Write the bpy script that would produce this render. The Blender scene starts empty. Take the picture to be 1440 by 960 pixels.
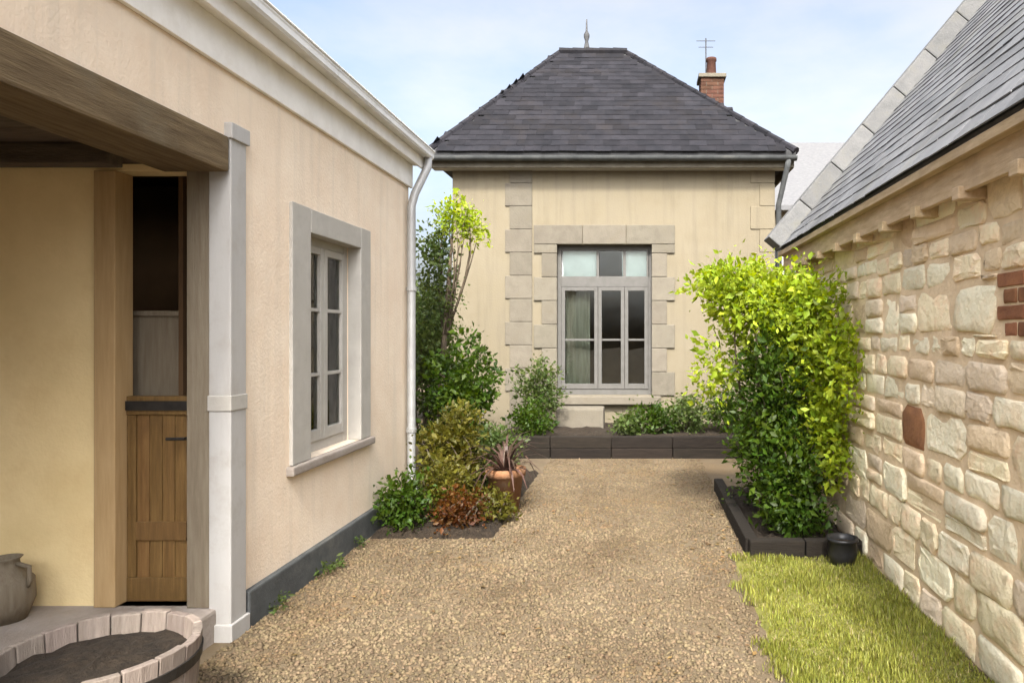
import bpy, bmesh, math, random
import numpy as np
from mathutils import Vector, Matrix
sc = bpy.context.scene
R = math.radians
random.seed(7)
rng = np.random.default_rng(7)

# ---------------------------------------------------------------- camera, sky, sun, exposure
F = 960.0                      # focal length in pixels of the 1440 wide photograph
VX, VY, H = 897.0, 470.0, 1.6  # vanishing point of the courtyard's long direction, eye height
cam = bpy.data.cameras.new('camera')
co = bpy.data.objects.new('camera', cam)
sc.collection.objects.link(co)
sc.camera = co
cam.sensor_width = 36
cam.lens = F / 1440 * 36
cam.shift_x = -(VX - 720) / 1440
cam.shift_y = -(480 - VY) / 1440
cam.clip_start = 0.05
cam.clip_end = 3000
co.location = (0, 0, H)
co.rotation_euler = (R(90), 0, 0)

SUN_EL, SUN_AZ = 47, 4
world = bpy.data.worlds.new('World')
sc.world = world
world.use_nodes = True
wn, wl = world.node_tree.nodes, world.node_tree.links
sky = wn.new('ShaderNodeTexSky')
sky.sky_type = 'NISHITA'
sky.sun_disc = False
sky.sun_elevation = R(SUN_EL)
sky.sun_rotation = R(180 - SUN_AZ)
sky.air_density = 1.0
sky.dust_density = 8.0
sky.ozone_density = 1.0
tc = wn.new('ShaderNodeTexCoord')
mp = wn.new('ShaderNodeMapping')
mp.inputs['Scale'].default_value = (1.0, 1.0, 2.4)
mp.inputs['Location'].default_value = (0.35, 0.2, 0.6)
nz = wn.new('ShaderNodeTexNoise')
nz.inputs['Scale'].default_value = 2.6
nz.inputs['Detail'].default_value = 8
nz.inputs['Roughness'].default_value = 0.55
rp = wn.new('ShaderNodeValToRGB')
rp.color_ramp.elements[0].position = 0.36
rp.color_ramp.elements[0].color = (0.22, 0.22, 0.22, 1)
rp.color_ramp.elements[1].position = 0.66
rp.color_ramp.elements[1].color = (0.95, 0.95, 0.95, 1)
mx = wn.new('ShaderNodeMix')
mx.data_type = 'RGBA'
bw = wn.new('ShaderNodeRGBToBW')
cl = wn.new('ShaderNodeMix')
cl.data_type = 'RGBA'
cl.blend_type = 'MULTIPLY'
cl.inputs['Factor'].default_value = 1.0
cl.inputs['B'].default_value = (1.30, 1.36, 1.45, 1)
wl.new(sky.outputs['Color'], bw.inputs['Color'])
wl.new(bw.outputs['Val'], cl.inputs['A'])
wl.new(cl.outputs['Result'], mx.inputs['B'])
wl.new(tc.outputs['Generated'], mp.inputs['Vector'])
wl.new(mp.outputs['Vector'], nz.inputs['Vector'])
wl.new(nz.outputs['Fac'], rp.inputs['Fac'])
wl.new(rp.outputs['Color'], mx.inputs['Factor'])
wl.new(sky.outputs['Color'], mx.inputs['A'])
wl.new(mx.outputs['Result'], wn['Background'].inputs['Color'])
wn['Background'].inputs['Strength'].default_value = 0.15
sl = bpy.data.lights.new('sun', 'SUN')
sl.energy = 2.5
sl.angle = R(6)
sl.color = (1.0, 0.95, 0.86)
so = bpy.data.objects.new('sun', sl)
sc.collection.objects.link(so)
sd = Vector((math.sin(R(SUN_AZ)) * math.cos(R(SUN_EL)), -math.cos(R(SUN_AZ)) * math.cos(R(SUN_EL)), math.sin(R(SUN_EL))))
so.rotation_euler = sd.to_track_quat('Z', 'Y').to_euler()
so.location = (0, -5, 12)
vs = sc.view_settings
vs.view_transform = 'Standard'
vs.look = 'None'
vs.exposure = 1.47
vs.gamma = 1.0
vs.use_curve_mapping = False

# ---------------------------------------------------------------- helpers
C = sc.collection


def tag(o, label=None, cat=None, group=None, kind=None):
    if label: o['label'] = label
    if cat: o['category'] = cat
    if group: o['group'] = group
    if kind: o['kind'] = kind
    return o


def empty(name, loc, label, cat, group=None):
    o = bpy.data.objects.new(name, None)
    C.objects.link(o)
    o.location = loc
    o.empty_display_size = 0.2
    return tag(o, label, cat, group)


def link(name, me, m, parent=None):
    o = bpy.data.objects.new(name, me)
    C.objects.link(o)
    if m and not me.materials: me.materials.append(m)
    if parent:
        o.parent = parent
        o.matrix_parent_inverse = Matrix.Translation(-parent_loc(parent))
    return o


def parent_loc(p):
    v = Vector(p.location)
    if p.parent: v = v  # parts sit at the world origin of their thing's frame
    return v


class MB:
    """collects shapes in world coordinates and links them as one mesh object"""
    def __init__(s):
        s.v, s.f = [], []

    def add(s, v, f):
        n = len(s.v)
        s.v += [tuple(p) for p in v]
        s.f += [tuple(i + n for i in q) for q in f]
        return s

    def box(s, a, b):
        x0, y0, z0 = a; x1, y1, z1 = b
        v = [(x, y, z) for x in (x0, x1) for y in (y0, y1) for z in (z0, z1)]
        return s.add(v, [(0, 1, 3, 2), (4, 6, 7, 5), (0, 4, 5, 1), (2, 3, 7, 6), (0, 2, 6, 4), (1, 5, 7, 3)])

    def obox(s, M, a, b):
        x0, y0, z0 = a; x1, y1, z1 = b
        v = [M @ Vector((x, y, z)) for x in (x0, x1) for y in (y0, y1) for z in (z0, z1)]
        return s.add(v, [(0, 1, 3, 2), (4, 6, 7, 5), (0, 4, 5, 1), (2, 3, 7, 6), (0, 2, 6, 4), (1, 5, 7, 3)])

    def prism(s, pts, d):
        n = len(pts); d = Vector(d)
        v = [Vector(p) for p in pts] + [Vector(p) + d for p in pts]
        return s.add(v, [tuple(range(n)), tuple(range(2 * n - 1, n - 1, -1))] + [(i, (i + 1) % n, n + (i + 1) % n, n + i) for i in range(n)])

    def tube(s, pts, rad, k=8, cap=True):
        pts = [Vector(p) for p in pts]
        if not hasattr(rad, '__len__'): rad = [rad] * len(pts)
        rings = []
        up = None
        for i, p in enumerate(pts):
            d = (pts[min(i + 1, len(pts) - 1)] - pts[max(i - 1, 0)]).normalized()
            if up is None: up = d.orthogonal().normalized()
            a = (up - d * up.dot(d)).normalized(); up = a
            b = d.cross(a)
            rings.append([p + (a * math.cos(t * 2 * math.pi / k) + b * math.sin(t * 2 * math.pi / k)) * rad[i] for t in range(k)])
        v = [q for r in rings for q in r]
        f = [(i * k + j, i * k + (j + 1) % k, (i + 1) * k + (j + 1) % k, (i + 1) * k + j) for i in range(len(pts) - 1) for j in range(k)]
        if cap: f += [tuple(range(k - 1, -1, -1)), tuple(range((len(pts) - 1) * k, len(pts) * k))]
        return s.add(v, f)

    def lathe(s, c, prof, k=28, close=False):
        cx, cy, cz = c
        v = [(cx + r * math.cos(2 * math.pi * j / k), cy + r * math.sin(2 * math.pi * j / k), cz + z) for r, z in prof for j in range(k)]
        f = [(i * k + j, i * k + (j + 1) % k, (i + 1) * k + (j + 1) % k, (i + 1) * k + j) for i in range(len(prof) - 1) for j in range(k)]
        if close: f += [tuple(range(k - 1, -1, -1)), tuple(range((len(prof) - 1) * k, len(prof) * k))]
        return s.add(v, f)

    def build(s, name, m, parent=None, bevel=0, smooth=False, seg=2):
        me = bpy.data.meshes.new(name)
        me.from_pydata(s.v, [], s.f)
        bm = bmesh.new(); bm.from_mesh(me)
        bmesh.ops.recalc_face_normals(bm, faces=bm.faces)
        if bevel:
            es = [e for e in bm.edges if len(e.link_faces) == 2 and e.calc_face_angle(0) > 0.5]
            bmesh.ops.bevel(bm, geom=es, offset=bevel, segments=seg, profile=0.6, affect='EDGES', clamp_overlap=True)
        bm.to_mesh(me); bm.free()
        if smooth:
            for p in me.polygons: p.use_smooth = True
        me.materials.append(m)
        return link(name, me, m, parent)


def wall_grid(us, vs_, hole, T, th):
    """a slab of the given thickness with rectangular holes; only outer faces are made"""
    mb = MB()
    nu, nv = len(us) - 1, len(vs_) - 1
    full = lambda i, j: 0 <= i < nu and 0 <= j < nv and not hole((us[i] + us[i + 1]) / 2, (vs_[j] + vs_[j + 1]) / 2)
    def q(*p): mb.add([T(*a) for a in p], [(0, 1, 2, 3)])
    for i in range(nu):
        for j in range(nv):
            if not full(i, j): continue
            a, b, c, d = us[i], us[i + 1], vs_[j], vs_[j + 1]
            q((a, c, 0), (b, c, 0), (b, d, 0), (a, d, 0))
            q((a, c, th), (b, c, th), (b, d, th), (a, d, th))
            if not full(i - 1, j): q((a, c, 0), (a, d, 0), (a, d, th), (a, c, th))
            if not full(i + 1, j): q((b, c, 0), (b, d, 0), (b, d, th), (b, c, th))
            if not full(i, j - 1): q((a, c, 0), (b, c, 0), (b, c, th), (a, c, th))
            if not full(i, j + 1): q((a, d, 0), (b, d, 0), (b, d, th), (a, d, th))
    return mb


def weld(o):
    bm = bmesh.new(); bm.from_mesh(o.data)
    bmesh.ops.remove_doubles(bm, verts=bm.verts, dist=1e-4)
    bmesh.ops.recalc_face_normals(bm, faces=bm.faces)
    bm.to_mesh(o.data); bm.free()
    return o


# ---------------------------------------------------------------- materials
def mat(name, c1, c2=None, scale=4, rough=0.85, bump=0.0, bscale=40, c3=None, s3=1.2, stretch=(1, 1, 1), metal=0, island=0, spec=0.3, obj_rand=0, detail=6, bdist=0.01, streak=None):
    m = bpy.data.materials.new(name)
    m.use_nodes = True
    n, l = m.node_tree.nodes, m.node_tree.links
    b = n['Principled BSDF']
    b.inputs['Roughness'].default_value = rough
    b.inputs['Metallic'].default_value = metal
    b.inputs['Specular IOR Level'].default_value = spec
    g = n.new('ShaderNodeNewGeometry')
    mp = n.new('ShaderNodeMapping'); mp.inputs['Scale'].default_value = stretch
    l.new(g.outputs['Position'], mp.inputs['Vector'])
    col = None
    if c2:
        t = n.new('ShaderNodeTexNoise'); t.inputs['Scale'].default_value = scale; t.inputs['Detail'].default_value = detail; t.inputs['Roughness'].default_value = 0.62
        l.new(mp.outputs['Vector'], t.inputs['Vector'])
        r = n.new('ShaderNodeValToRGB'); r.color_ramp.elements[0].position = 0.33; r.color_ramp.elements[1].position = 0.68
        r.color_ramp.elements[0].color = (*c1, 1); r.color_ramp.elements[1].color = (*c2, 1)
        l.new(t.outputs['Fac'], r.inputs['Fac']); col = r.outputs['Color']
    else:
        v = n.new('ShaderNodeRGB'); v.outputs[0].default_value = (*c1, 1); col = v.outputs[0]
    if c3:
        t = n.new('ShaderNodeTexNoise'); t.inputs['Scale'].default_value = s3; t.inputs['Detail'].default_value = 5; t.inputs['Roughness'].default_value = 0.7
        l.new(g.outputs['Position'], t.inputs['Vector'])
        r = n.new('ShaderNodeValToRGB'); r.color_ramp.elements[0].position = 0.52; r.color_ramp.elements[1].position = 0.72
        l.new(t.outputs['Fac'], r.inputs['Fac'])
        x = n.new('ShaderNodeMix'); x.data_type = 'RGBA'; x.inputs['B'].default_value = (*c3, 1)
        k = n.new('ShaderNodeMath'); k.operation = 'MULTIPLY'; k.inputs[1].default_value = 0.75
        l.new(r.outputs['Color'], k.inputs[0]); l.new(k.outputs[0], x.inputs['Factor']); l.new(col, x.inputs['A']); col = x.outputs['Result']
    if streak:   # rain streaks: noise drawn out along the height
        mp2 = n.new('ShaderNodeMapping'); mp2.inputs['Scale'].default_value = (6, 6, 0.35)
        l.new(g.outputs['Position'], mp2.inputs['Vector'])
        t = n.new('ShaderNodeTexNoise'); t.inputs['Scale'].default_value = 1.6; t.inputs['Detail'].default_value = 6; t.inputs['Roughness'].default_value = 0.7
        l.new(mp2.outputs['Vector'], t.inputs['Vector'])
        r = n.new('ShaderNodeValToRGB'); r.color_ramp.elements[0].position = 0.5; r.color_ramp.elements[1].position = 0.8
        l.new(t.outputs['Fac'], r.inputs['Fac'])
        x = n.new('ShaderNodeMix'); x.data_type = 'RGBA'; x.inputs['B'].default_value = (*streak, 1)
        k = n.new('ShaderNodeMath'); k.operation = 'MULTIPLY'; k.inputs[1].default_value = 0.8
        l.new(r.outputs['Color'], k.inputs[0]); l.new(k.outputs[0], x.inputs['Factor']); l.new(col, x.inputs['A']); col = x.outputs['Result']
    if island or obj_rand:
        hs = n.new('ShaderNodeHueSaturation')
        mr = n.new('ShaderNodeMapRange')
        amt = island or obj_rand
        if island: l.new(g.outputs['Random Per Island'], mr.inputs['Value'])
        else:
            oi = n.new('ShaderNodeObjectInfo'); l.new(oi.outputs['Random'], mr.inputs['Value'])
        mr.inputs['To Min'].default_value = 1 - amt; mr.inputs['To Max'].default_value = 1 + amt
        l.new(mr.outputs['Result'], hs.inputs['Value']); l.new(col, hs.inputs['Color'])
        mh = n.new('ShaderNodeMapRange'); mh.inputs['To Min'].default_value = 0.5 - amt * 0.04; mh.inputs['To Max'].default_value = 0.5 + amt * 0.04
        fr = n.new('ShaderNodeMath'); fr.operation = 'FRACT'; mu = n.new('ShaderNodeMath'); mu.operation = 'MULTIPLY'; mu.inputs[1].default_value = 7.31
        l.new((g.outputs['Random Per Island'] if island else oi.outputs['Random']), mu.inputs[0]); l.new(mu.outputs[0], fr.inputs[0]); l.new(fr.outputs[0], mh.inputs['Value'])
        l.new(mh.outputs['Result'], hs.inputs['Hue'])
        col = hs.outputs['Color']
    l.new(col, b.inputs['Base Color'])
    if bump:
        t = n.new('ShaderNodeTexNoise'); t.inputs['Scale'].default_value = bscale; t.inputs['Detail'].default_value = 8; t.inputs['Roughness'].default_value = 0.65
        l.new(mp.outputs['Vector'], t.inputs['Vector'])
        bn = n.new('ShaderNodeBump'); bn.inputs['Strength'].default_value = bump; bn.inputs['Distance'].default_value = bdist
        l.new(t.outputs['Fac'], bn.inputs['Height']); l.new(bn.outputs['Normal'], b.inputs['Normal'])
    return m


def leaf_mat(name, c1, c2, trans=0.45, scale=3.0):
    m = mat(name, c1, c2, scale=scale, rough=0.5, island=0.42, spec=0.3)
    n, l = m.node_tree.nodes, m.node_tree.links
    b = n['Principled BSDF']; out = n['Material Output']
    tr = n.new('ShaderNodeBsdfTranslucent')
    col = b.inputs['Base Color'].links[0].from_socket
    hs = n.new('ShaderNodeHueSaturation'); hs.inputs['Hue'].default_value = 0.485; hs.inputs['Saturation'].default_value = 1.1; hs.inputs['Value'].default_value = 1.5
    l.new(col, hs.inputs['Color']); l.new(hs.outputs['Color'], tr.inputs['Color'])
    ms = n.new('ShaderNodeMixShader'); ms.inputs[0].default_value = trans
    l.new(b.outputs[0], ms.inputs[1]); l.new(tr.outputs[0], ms.inputs[2]); l.new(ms.outputs[0], out.inputs['Surface'])
    return m


def glass_mat(name, tint=(0.9, 0.95, 0.93)):
    m = bpy.data.materials.new(name); m.use_nodes = True
    n, l = m.node_tree.nodes, m.node_tree.links
    b = n['Principled BSDF']; out = n['Material Output']
    gl = n.new('ShaderNodeBsdfGlossy'); gl.inputs['Roughness'].default_value = 0.015
    tr = n.new('ShaderNodeBsdfTransparent'); tr.inputs['Color'].default_value = (*tint, 1)
    fr = n.new('ShaderNodeFresnel'); fr.inputs['IOR'].default_value = 1.5
    t = n.new('ShaderNodeTexNoise'); t.inputs['Scale'].default_value = 1.7
    bn = n.new('ShaderNodeBump'); bn.inputs['Strength'].default_value = 0.05; bn.inputs['Distance'].default_value = 0.05
    g = n.new('ShaderNodeNewGeometry'); l.new(g.outputs['Position'], t.inputs['Vector']); l.new(t.outputs['Fac'], bn.inputs['Height']); l.new(bn.outputs['Normal'], gl.inputs['Normal'])
    ms = n.new('ShaderNodeMixShader')
    l.new(fr.outputs[0], ms.inputs[0]); l.new(tr.outputs[0], ms.inputs[1]); l.new(gl.outputs[0], ms.inputs[2]); l.new(ms.outputs[0], out.inputs['Surface'])
    n.remove(b)
    return m


M = {}
M['gravel_base'] = mat('gravel_base', (0.0965, 0.0707, 0.0414), (0.1526, 0.1161, 0.0726), scale=1.6, rough=0.95, bump=0.8, bscale=90, c3=(0.1325, 0.0848, 0.0383), s3=0.7)
M['pebble'] = mat('pebble', (0.1035, 0.0725, 0.0395), (0.1758, 0.1329, 0.0789), scale=1.7, rough=0.9, island=0.30, c3=(0.1553, 0.0946, 0.0376), s3=0.6)
M['cream_render'] = mat('cream_render', (0.7506, 0.6087, 0.4620), (0.8116, 0.6895, 0.5427), scale=3.0, rough=0.92, bump=0.45, bscale=55, c3=(0.6895, 0.5634, 0.4364), s3=1.1, streak=(0.6294, 0.5378, 0.4265))
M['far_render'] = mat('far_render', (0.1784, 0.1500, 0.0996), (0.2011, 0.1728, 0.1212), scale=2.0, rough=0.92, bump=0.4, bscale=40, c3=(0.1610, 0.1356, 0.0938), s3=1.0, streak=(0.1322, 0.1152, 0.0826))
M['ochre_plaster'] = mat('ochre_plaster', (0.7233, 0.5611, 0.2880), (0.8346, 0.6630, 0.3660), scale=2.0, rough=0.9, bump=0.35, bscale=45, c3=(0.6955, 0.5096, 0.2496), s3=1.6)
M['plinth_grey'] = mat('plinth_grey', (0.0528, 0.0563, 0.0566), (0.0880, 0.0920, 0.0909), scale=6, rough=0.85, bump=0.4, bscale=50, c3=(0.1100, 0.1092, 0.0979), s3=3)
M['mortar'] = mat('mortar', (0.6248, 0.4831, 0.3148), (0.7975, 0.6328, 0.4303), scale=5, rough=0.97, bump=0.9, bscale=45, c3=(0.5583, 0.4310, 0.2822), s3=1.3)
ST = [mat('stone_%d' % i, a, b, scale=7, rough=0.95, bump=1.0, bscale=22, obj_rand=0.13, c3=c, s3=7, bdist=0.02, spec=0.15) for i, (a, b, c) in enumerate([
    ((0.847, 0.639, 0.424), (0.850, 0.831, 0.591), (0.706, 0.504, 0.296)),
    ((0.706, 0.544, 0.359), (0.850, 0.694, 0.488), (0.565, 0.422, 0.270)),
    ((0.850, 0.721, 0.514), (0.850, 0.850, 0.668), (0.777, 0.571, 0.347)),
    ((0.565, 0.422, 0.276), (0.734, 0.571, 0.385), (0.467, 0.340, 0.206)),
    ((0.649, 0.544, 0.399), (0.820, 0.680, 0.502), (0.593, 0.517, 0.399))])]
M['brick'] = mat('brick', (0.17, 0.075, 0.04), (0.28, 0.125, 0.06), scale=9, rough=0.9, bump=0.7, bscale=40, obj_rand=0.2)
M['slate_dark'] = mat('slate_dark', (0.0125, 0.0125, 0.0152), (0.0213, 0.0201, 0.0234), scale=5, rough=0.75, bump=0.35, bscale=30, obj_rand=0.28, c3=(0.0201, 0.0169, 0.0158), s3=1.8, spec=0.12)
M['slate_pale'] = mat('slate_pale', (0.1081, 0.1106, 0.1154), (0.1523, 0.1523, 0.1547), scale=6, rough=0.7, bump=0.35, bscale=30, obj_rand=0.2, c3=(0.1474, 0.1424, 0.1228), s3=1.6, spec=0.25)
M['slate_under'] = mat('slate_under', (0.028, 0.028, 0.029), (0.040, 0.040, 0.040), scale=6, rough=0.8, bump=0.3)
M['zinc'] = mat('zinc', (0.3150, 0.3150, 0.3087), (0.3780, 0.3780, 0.3685), scale=5, rough=0.5, bump=0.08, metal=0.25, c3=(0.2772, 0.2772, 0.2646), s3=3)
M['gutter_paint'] = mat('gutter_paint', (0.66, 0.66, 0.645), (0.74, 0.74, 0.72), scale=6, rough=0.6, bump=0.08, c3=(0.55, 0.55, 0.52), s3=5)
M['white_paint'] = mat('white_paint', (0.3689, 0.3557, 0.3373), (0.4111, 0.4005, 0.3821), scale=8, rough=0.6, bump=0.15, bscale=70, stretch=(1, 1, 0.2), c3=(0.3267, 0.3057, 0.2740), s3=6)
M['soffit_white'] = mat('soffit_white', (0.778, 0.756, 0.713), (0.860, 0.842, 0.799), scale=6, rough=0.65, bump=0.12, c3=(0.713, 0.680, 0.616), s3=4)
M['grey_paint'] = mat('grey_paint', (0.36, 0.34, 0.305), (0.43, 0.41, 0.37), scale=10, rough=0.55, bump=0.15, bscale=60, c3=(0.33, 0.31, 0.27), s3=5)
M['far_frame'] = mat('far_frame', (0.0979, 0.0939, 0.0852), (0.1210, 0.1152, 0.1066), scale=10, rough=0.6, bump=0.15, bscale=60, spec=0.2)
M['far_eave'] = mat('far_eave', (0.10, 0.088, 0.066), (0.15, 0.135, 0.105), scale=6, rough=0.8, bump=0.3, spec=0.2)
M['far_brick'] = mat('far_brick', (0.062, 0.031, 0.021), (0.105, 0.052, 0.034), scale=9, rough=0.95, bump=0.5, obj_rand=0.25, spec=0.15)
M['far_slate'] = mat('far_slate', (0.11, 0.11, 0.115), (0.15, 0.15, 0.15), scale=9, rough=0.85, spec=0.15, stretch=(1, 1, 4))
M['lead'] = mat('lead', (0.05, 0.05, 0.052), (0.08, 0.08, 0.08), scale=9, rough=0.7, spec=0.2)
M['grey_stone'] = mat('grey_stone', (0.1264, 0.1110, 0.0849), (0.1615, 0.1430, 0.1098), scale=8, rough=0.9, bump=0.6, bscale=45, obj_rand=0.12, c3=(0.1159, 0.0988, 0.0702), s3=4)
M['coping'] = mat('coping', (0.1169, 0.1169, 0.1148), (0.1561, 0.1540, 0.1498), scale=8, rough=0.9, bump=0.5, bscale=40, obj_rand=0.1, c3=(0.1218, 0.1169, 0.0952), s3=4)
M['pale_stone'] = mat('pale_stone', (0.2590, 0.2208, 0.1884), (0.3298, 0.2885, 0.2532), scale=7, rough=0.88, bump=0.6, bscale=40, c3=(0.2355, 0.1943, 0.1531), s3=3, obj_rand=0.1)
M['old_oak'] = mat('old_oak', (0.10, 0.065, 0.033), (0.20, 0.14, 0.078), scale=6, rough=0.8, bump=0.7, bscale=30, stretch=(6, 0.5, 6), c3=(0.16, 0.125, 0.08), s3=2.5, obj_rand=0.2)
M['dark_oak'] = mat('dark_oak', (0.055, 0.04, 0.026), (0.10, 0.075, 0.05), scale=6, rough=0.8, bump=0.6, bscale=25, stretch=(1, 5, 5), obj_rand=0.25)
M['door_wood'] = mat('door_wood', (0.1076, 0.0570, 0.0162), (0.1778, 0.1020, 0.0341), scale=6, rough=0.6, bump=0.4, bscale=25, stretch=(7, 7, 0.6), c3=(0.1020, 0.0549, 0.0182), s3=3, obj_rand=0.15)
M['jamb_wood'] = mat('jamb_wood', (0.1507, 0.1200, 0.0809), (0.2009, 0.1674, 0.1200), scale=7, rough=0.75, bump=0.5, bscale=25, stretch=(7, 7, 0.6))
M['honey_wood'] = mat('honey_wood', (0.3744, 0.2484, 0.1152), (0.4464, 0.3096, 0.1584), scale=6, rough=0.6, bump=0.3, bscale=25, stretch=(7, 7, 0.6))
M['eave_wood'] = mat('eave_wood', (0.4133, 0.3055, 0.1755), (0.6061, 0.4689, 0.3031), scale=6, rough=0.8, bump=0.5, bscale=25, stretch=(5, 0.7, 5), c3=(0.3581, 0.2700, 0.1755), s3=2.5, obj_rand=0.15)
M['sleeper'] = mat('sleeper', (0.0094, 0.0067, 0.0044), (0.0199, 0.0142, 0.0094), scale=7, rough=0.9, bump=0.9, bscale=25, stretch=(0.7, 6, 6), obj_rand=0.25)
M['soil'] = mat('soil', (0.0193, 0.0138, 0.0088), (0.0468, 0.0330, 0.0209), scale=20, rough=1, bump=1.0, bscale=60, bdist=0.03)
M['iron'] = mat('iron', (0.02, 0.018, 0.016), (0.04, 0.035, 0.03), scale=20, rough=0.6, bump=0.3, metal=0.4)
M['black_glaze'] = mat('black_glaze', (0.015, 0.015, 0.016), (0.028, 0.027, 0.027), scale=12, rough=0.35, bump=0.1)
M['terracotta'] = mat('terracotta', (0.2040, 0.0930, 0.0420), (0.2760, 0.1410, 0.0720), scale=9, rough=0.9, bump=0.4, c3=(0.2700, 0.1980, 0.1380), s3=5)
M['barrel_wood'] = mat('barrel_wood', (0.1800, 0.1425, 0.1162), (0.2850, 0.2363, 0.1988), scale=7, rough=0.85, bump=0.7, bscale=28, stretch=(6, 6, 0.7), obj_rand=0.2)
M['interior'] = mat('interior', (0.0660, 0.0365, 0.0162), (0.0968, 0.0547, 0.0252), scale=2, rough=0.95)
M['dim_fabric'] = mat('dim_fabric', (0.2100, 0.1850, 0.1400), (0.2600, 0.2350, 0.1850), scale=6, rough=0.95, bump=0.3, stretch=(8, 8, 0.5))
M['blind'] = mat('blind', (0.5952, 0.5856, 0.5856), (0.6720, 0.6624, 0.6624), scale=6, rough=0.8)
M['chimney_pot'] = mat('chimney_pot', (0.36, 0.26, 0.20), (0.46, 0.36, 0.29), scale=9, rough=0.9)
M['bark'] = mat('bark', (0.06, 0.045, 0.03), (0.13, 0.10, 0.068), scale=12, rough=0.95, bump=1.0, bscale=35, stretch=(3, 3, 0.8))
M['glass'] = glass_mat('glass')
M['leaf_lime'] = leaf_mat('leaf_lime', (0.1617, 0.2314, 0.0117), (0.3225, 0.3960, 0.0333))
M['leaf_green'] = leaf_mat('leaf_green', (0.0245, 0.0561, 0.0042), (0.0630, 0.1056, 0.0087))
M['leaf_soft'] = leaf_mat('leaf_soft', (0.0513, 0.0821, 0.0199), (0.1026, 0.1368, 0.0342))
M['leaf_olive'] = leaf_mat('leaf_olive', (0.0750, 0.0750, 0.0090), (0.1425, 0.1275, 0.0188))
M['leaf_rust'] = leaf_mat('leaf_rust', (0.0770, 0.0275, 0.0060), (0.1320, 0.0550, 0.0120))
M['leaf_bronze'] = leaf_mat('leaf_bronze', (0.045, 0.026, 0.02), (0.085, 0.05, 0.035), trans=0.25)
M['grass'] = leaf_mat('grass', (0.1670, 0.1782, 0.0281), (0.2785, 0.2876, 0.0600), trans=0.35, scale=2.2)
M['straw'] = leaf_mat('straw', (0.2400, 0.2000, 0.0800), (0.3360, 0.2880, 0.1360), trans=0.25)
M['dead_leaf'] = leaf_mat('dead_leaf', (0.13, 0.075, 0.03), (0.26, 0.17, 0.07), trans=0.2)
M['turf'] = mat('turf', (0.10, 0.105, 0.02), (0.19, 0.175, 0.045), scale=9, rough=1, bump=0.8, bscale=60)
M['far_leaf'] = leaf_mat('far_leaf', (0.05, 0.08, 0.025), (0.09, 0.13, 0.04))

LX = -2.15     # face of the house on the left
RX = 1.62      # face of the stone house on the right
FY = 10.5      # face of the house at the end


# ---------------------------------------------------------------- ground
def sheet(name, x0, x1, y0, y1, z, m, parent=None, nx=1, ny=1, amp=0, kind='structure'):
    xs = np.linspace(x0, x1, nx + 1); ys = np.linspace(y0, y1, ny + 1)
    v = [(x, y, (z + random.uniform(-amp, amp)) if amp and x0 < x < x1 and y0 < y < y1 else (-0.03 if amp else z)) for y in ys for x in xs]
    f = [(j * (nx + 1) + i, j * (nx + 1) + i + 1, (j + 1) * (nx + 1) + i + 1, (j + 1) * (nx + 1) + i) for j in range(ny) for i in range(nx)]
    me = bpy.data.meshes.new(name); me.from_pydata(v, [], f)
    if amp:
        for p in me.polygons: p.use_smooth = True
    o = link(name, me, m, parent)
    if kind and not parent: o['kind'] = kind
    return o


sheet('ground', -400, 400, -60, 1500, 0.0, M['gravel_base'])


def np_mesh(name, v, f, m, parent=None, smooth=False):
    """v (n,3) array, f (k,3 or 4) array"""
    me = bpy.data.meshes.new(name)
    k = f.shape[1]
    me.vertices.add(len(v)); me.vertices.foreach_set('co', v.astype(np.float32).ravel())
    me.loops.add(f.size); me.loops.foreach_set('vertex_index', f.astype(np.int32).ravel())
    me.polygons.add(len(f)); me.polygons.foreach_set('loop_start', np.arange(0, f.size, k, dtype=np.int32)); me.polygons.foreach_set('loop_total', np.full(len(f), k, dtype=np.int32))
    if smooth: me.polygons.foreach_set('use_smooth', np.ones(len(f), dtype=bool))
    me.update(); me.validate()
    return link(name, me, m, parent)


def rand_rot(n):
    q = rng.normal(size=(n, 4)); q /= np.linalg.norm(q, axis=1)[:, None]
    w, x, y, z = q.T
    return np.stack([np.stack([1 - 2 * (y * y + z * z), 2 * (x * y - z * w), 2 * (x * z + y * w)], 1), np.stack([2 * (x * y + z * w), 1 - 2 * (x * x + z * z), 2 * (y * z - x * w)], 1), np.stack([2 * (x * z - y * w), 2 * (y * z + x * w), 1 - 2 * (x * x + y * y)], 1)], 1)


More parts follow.
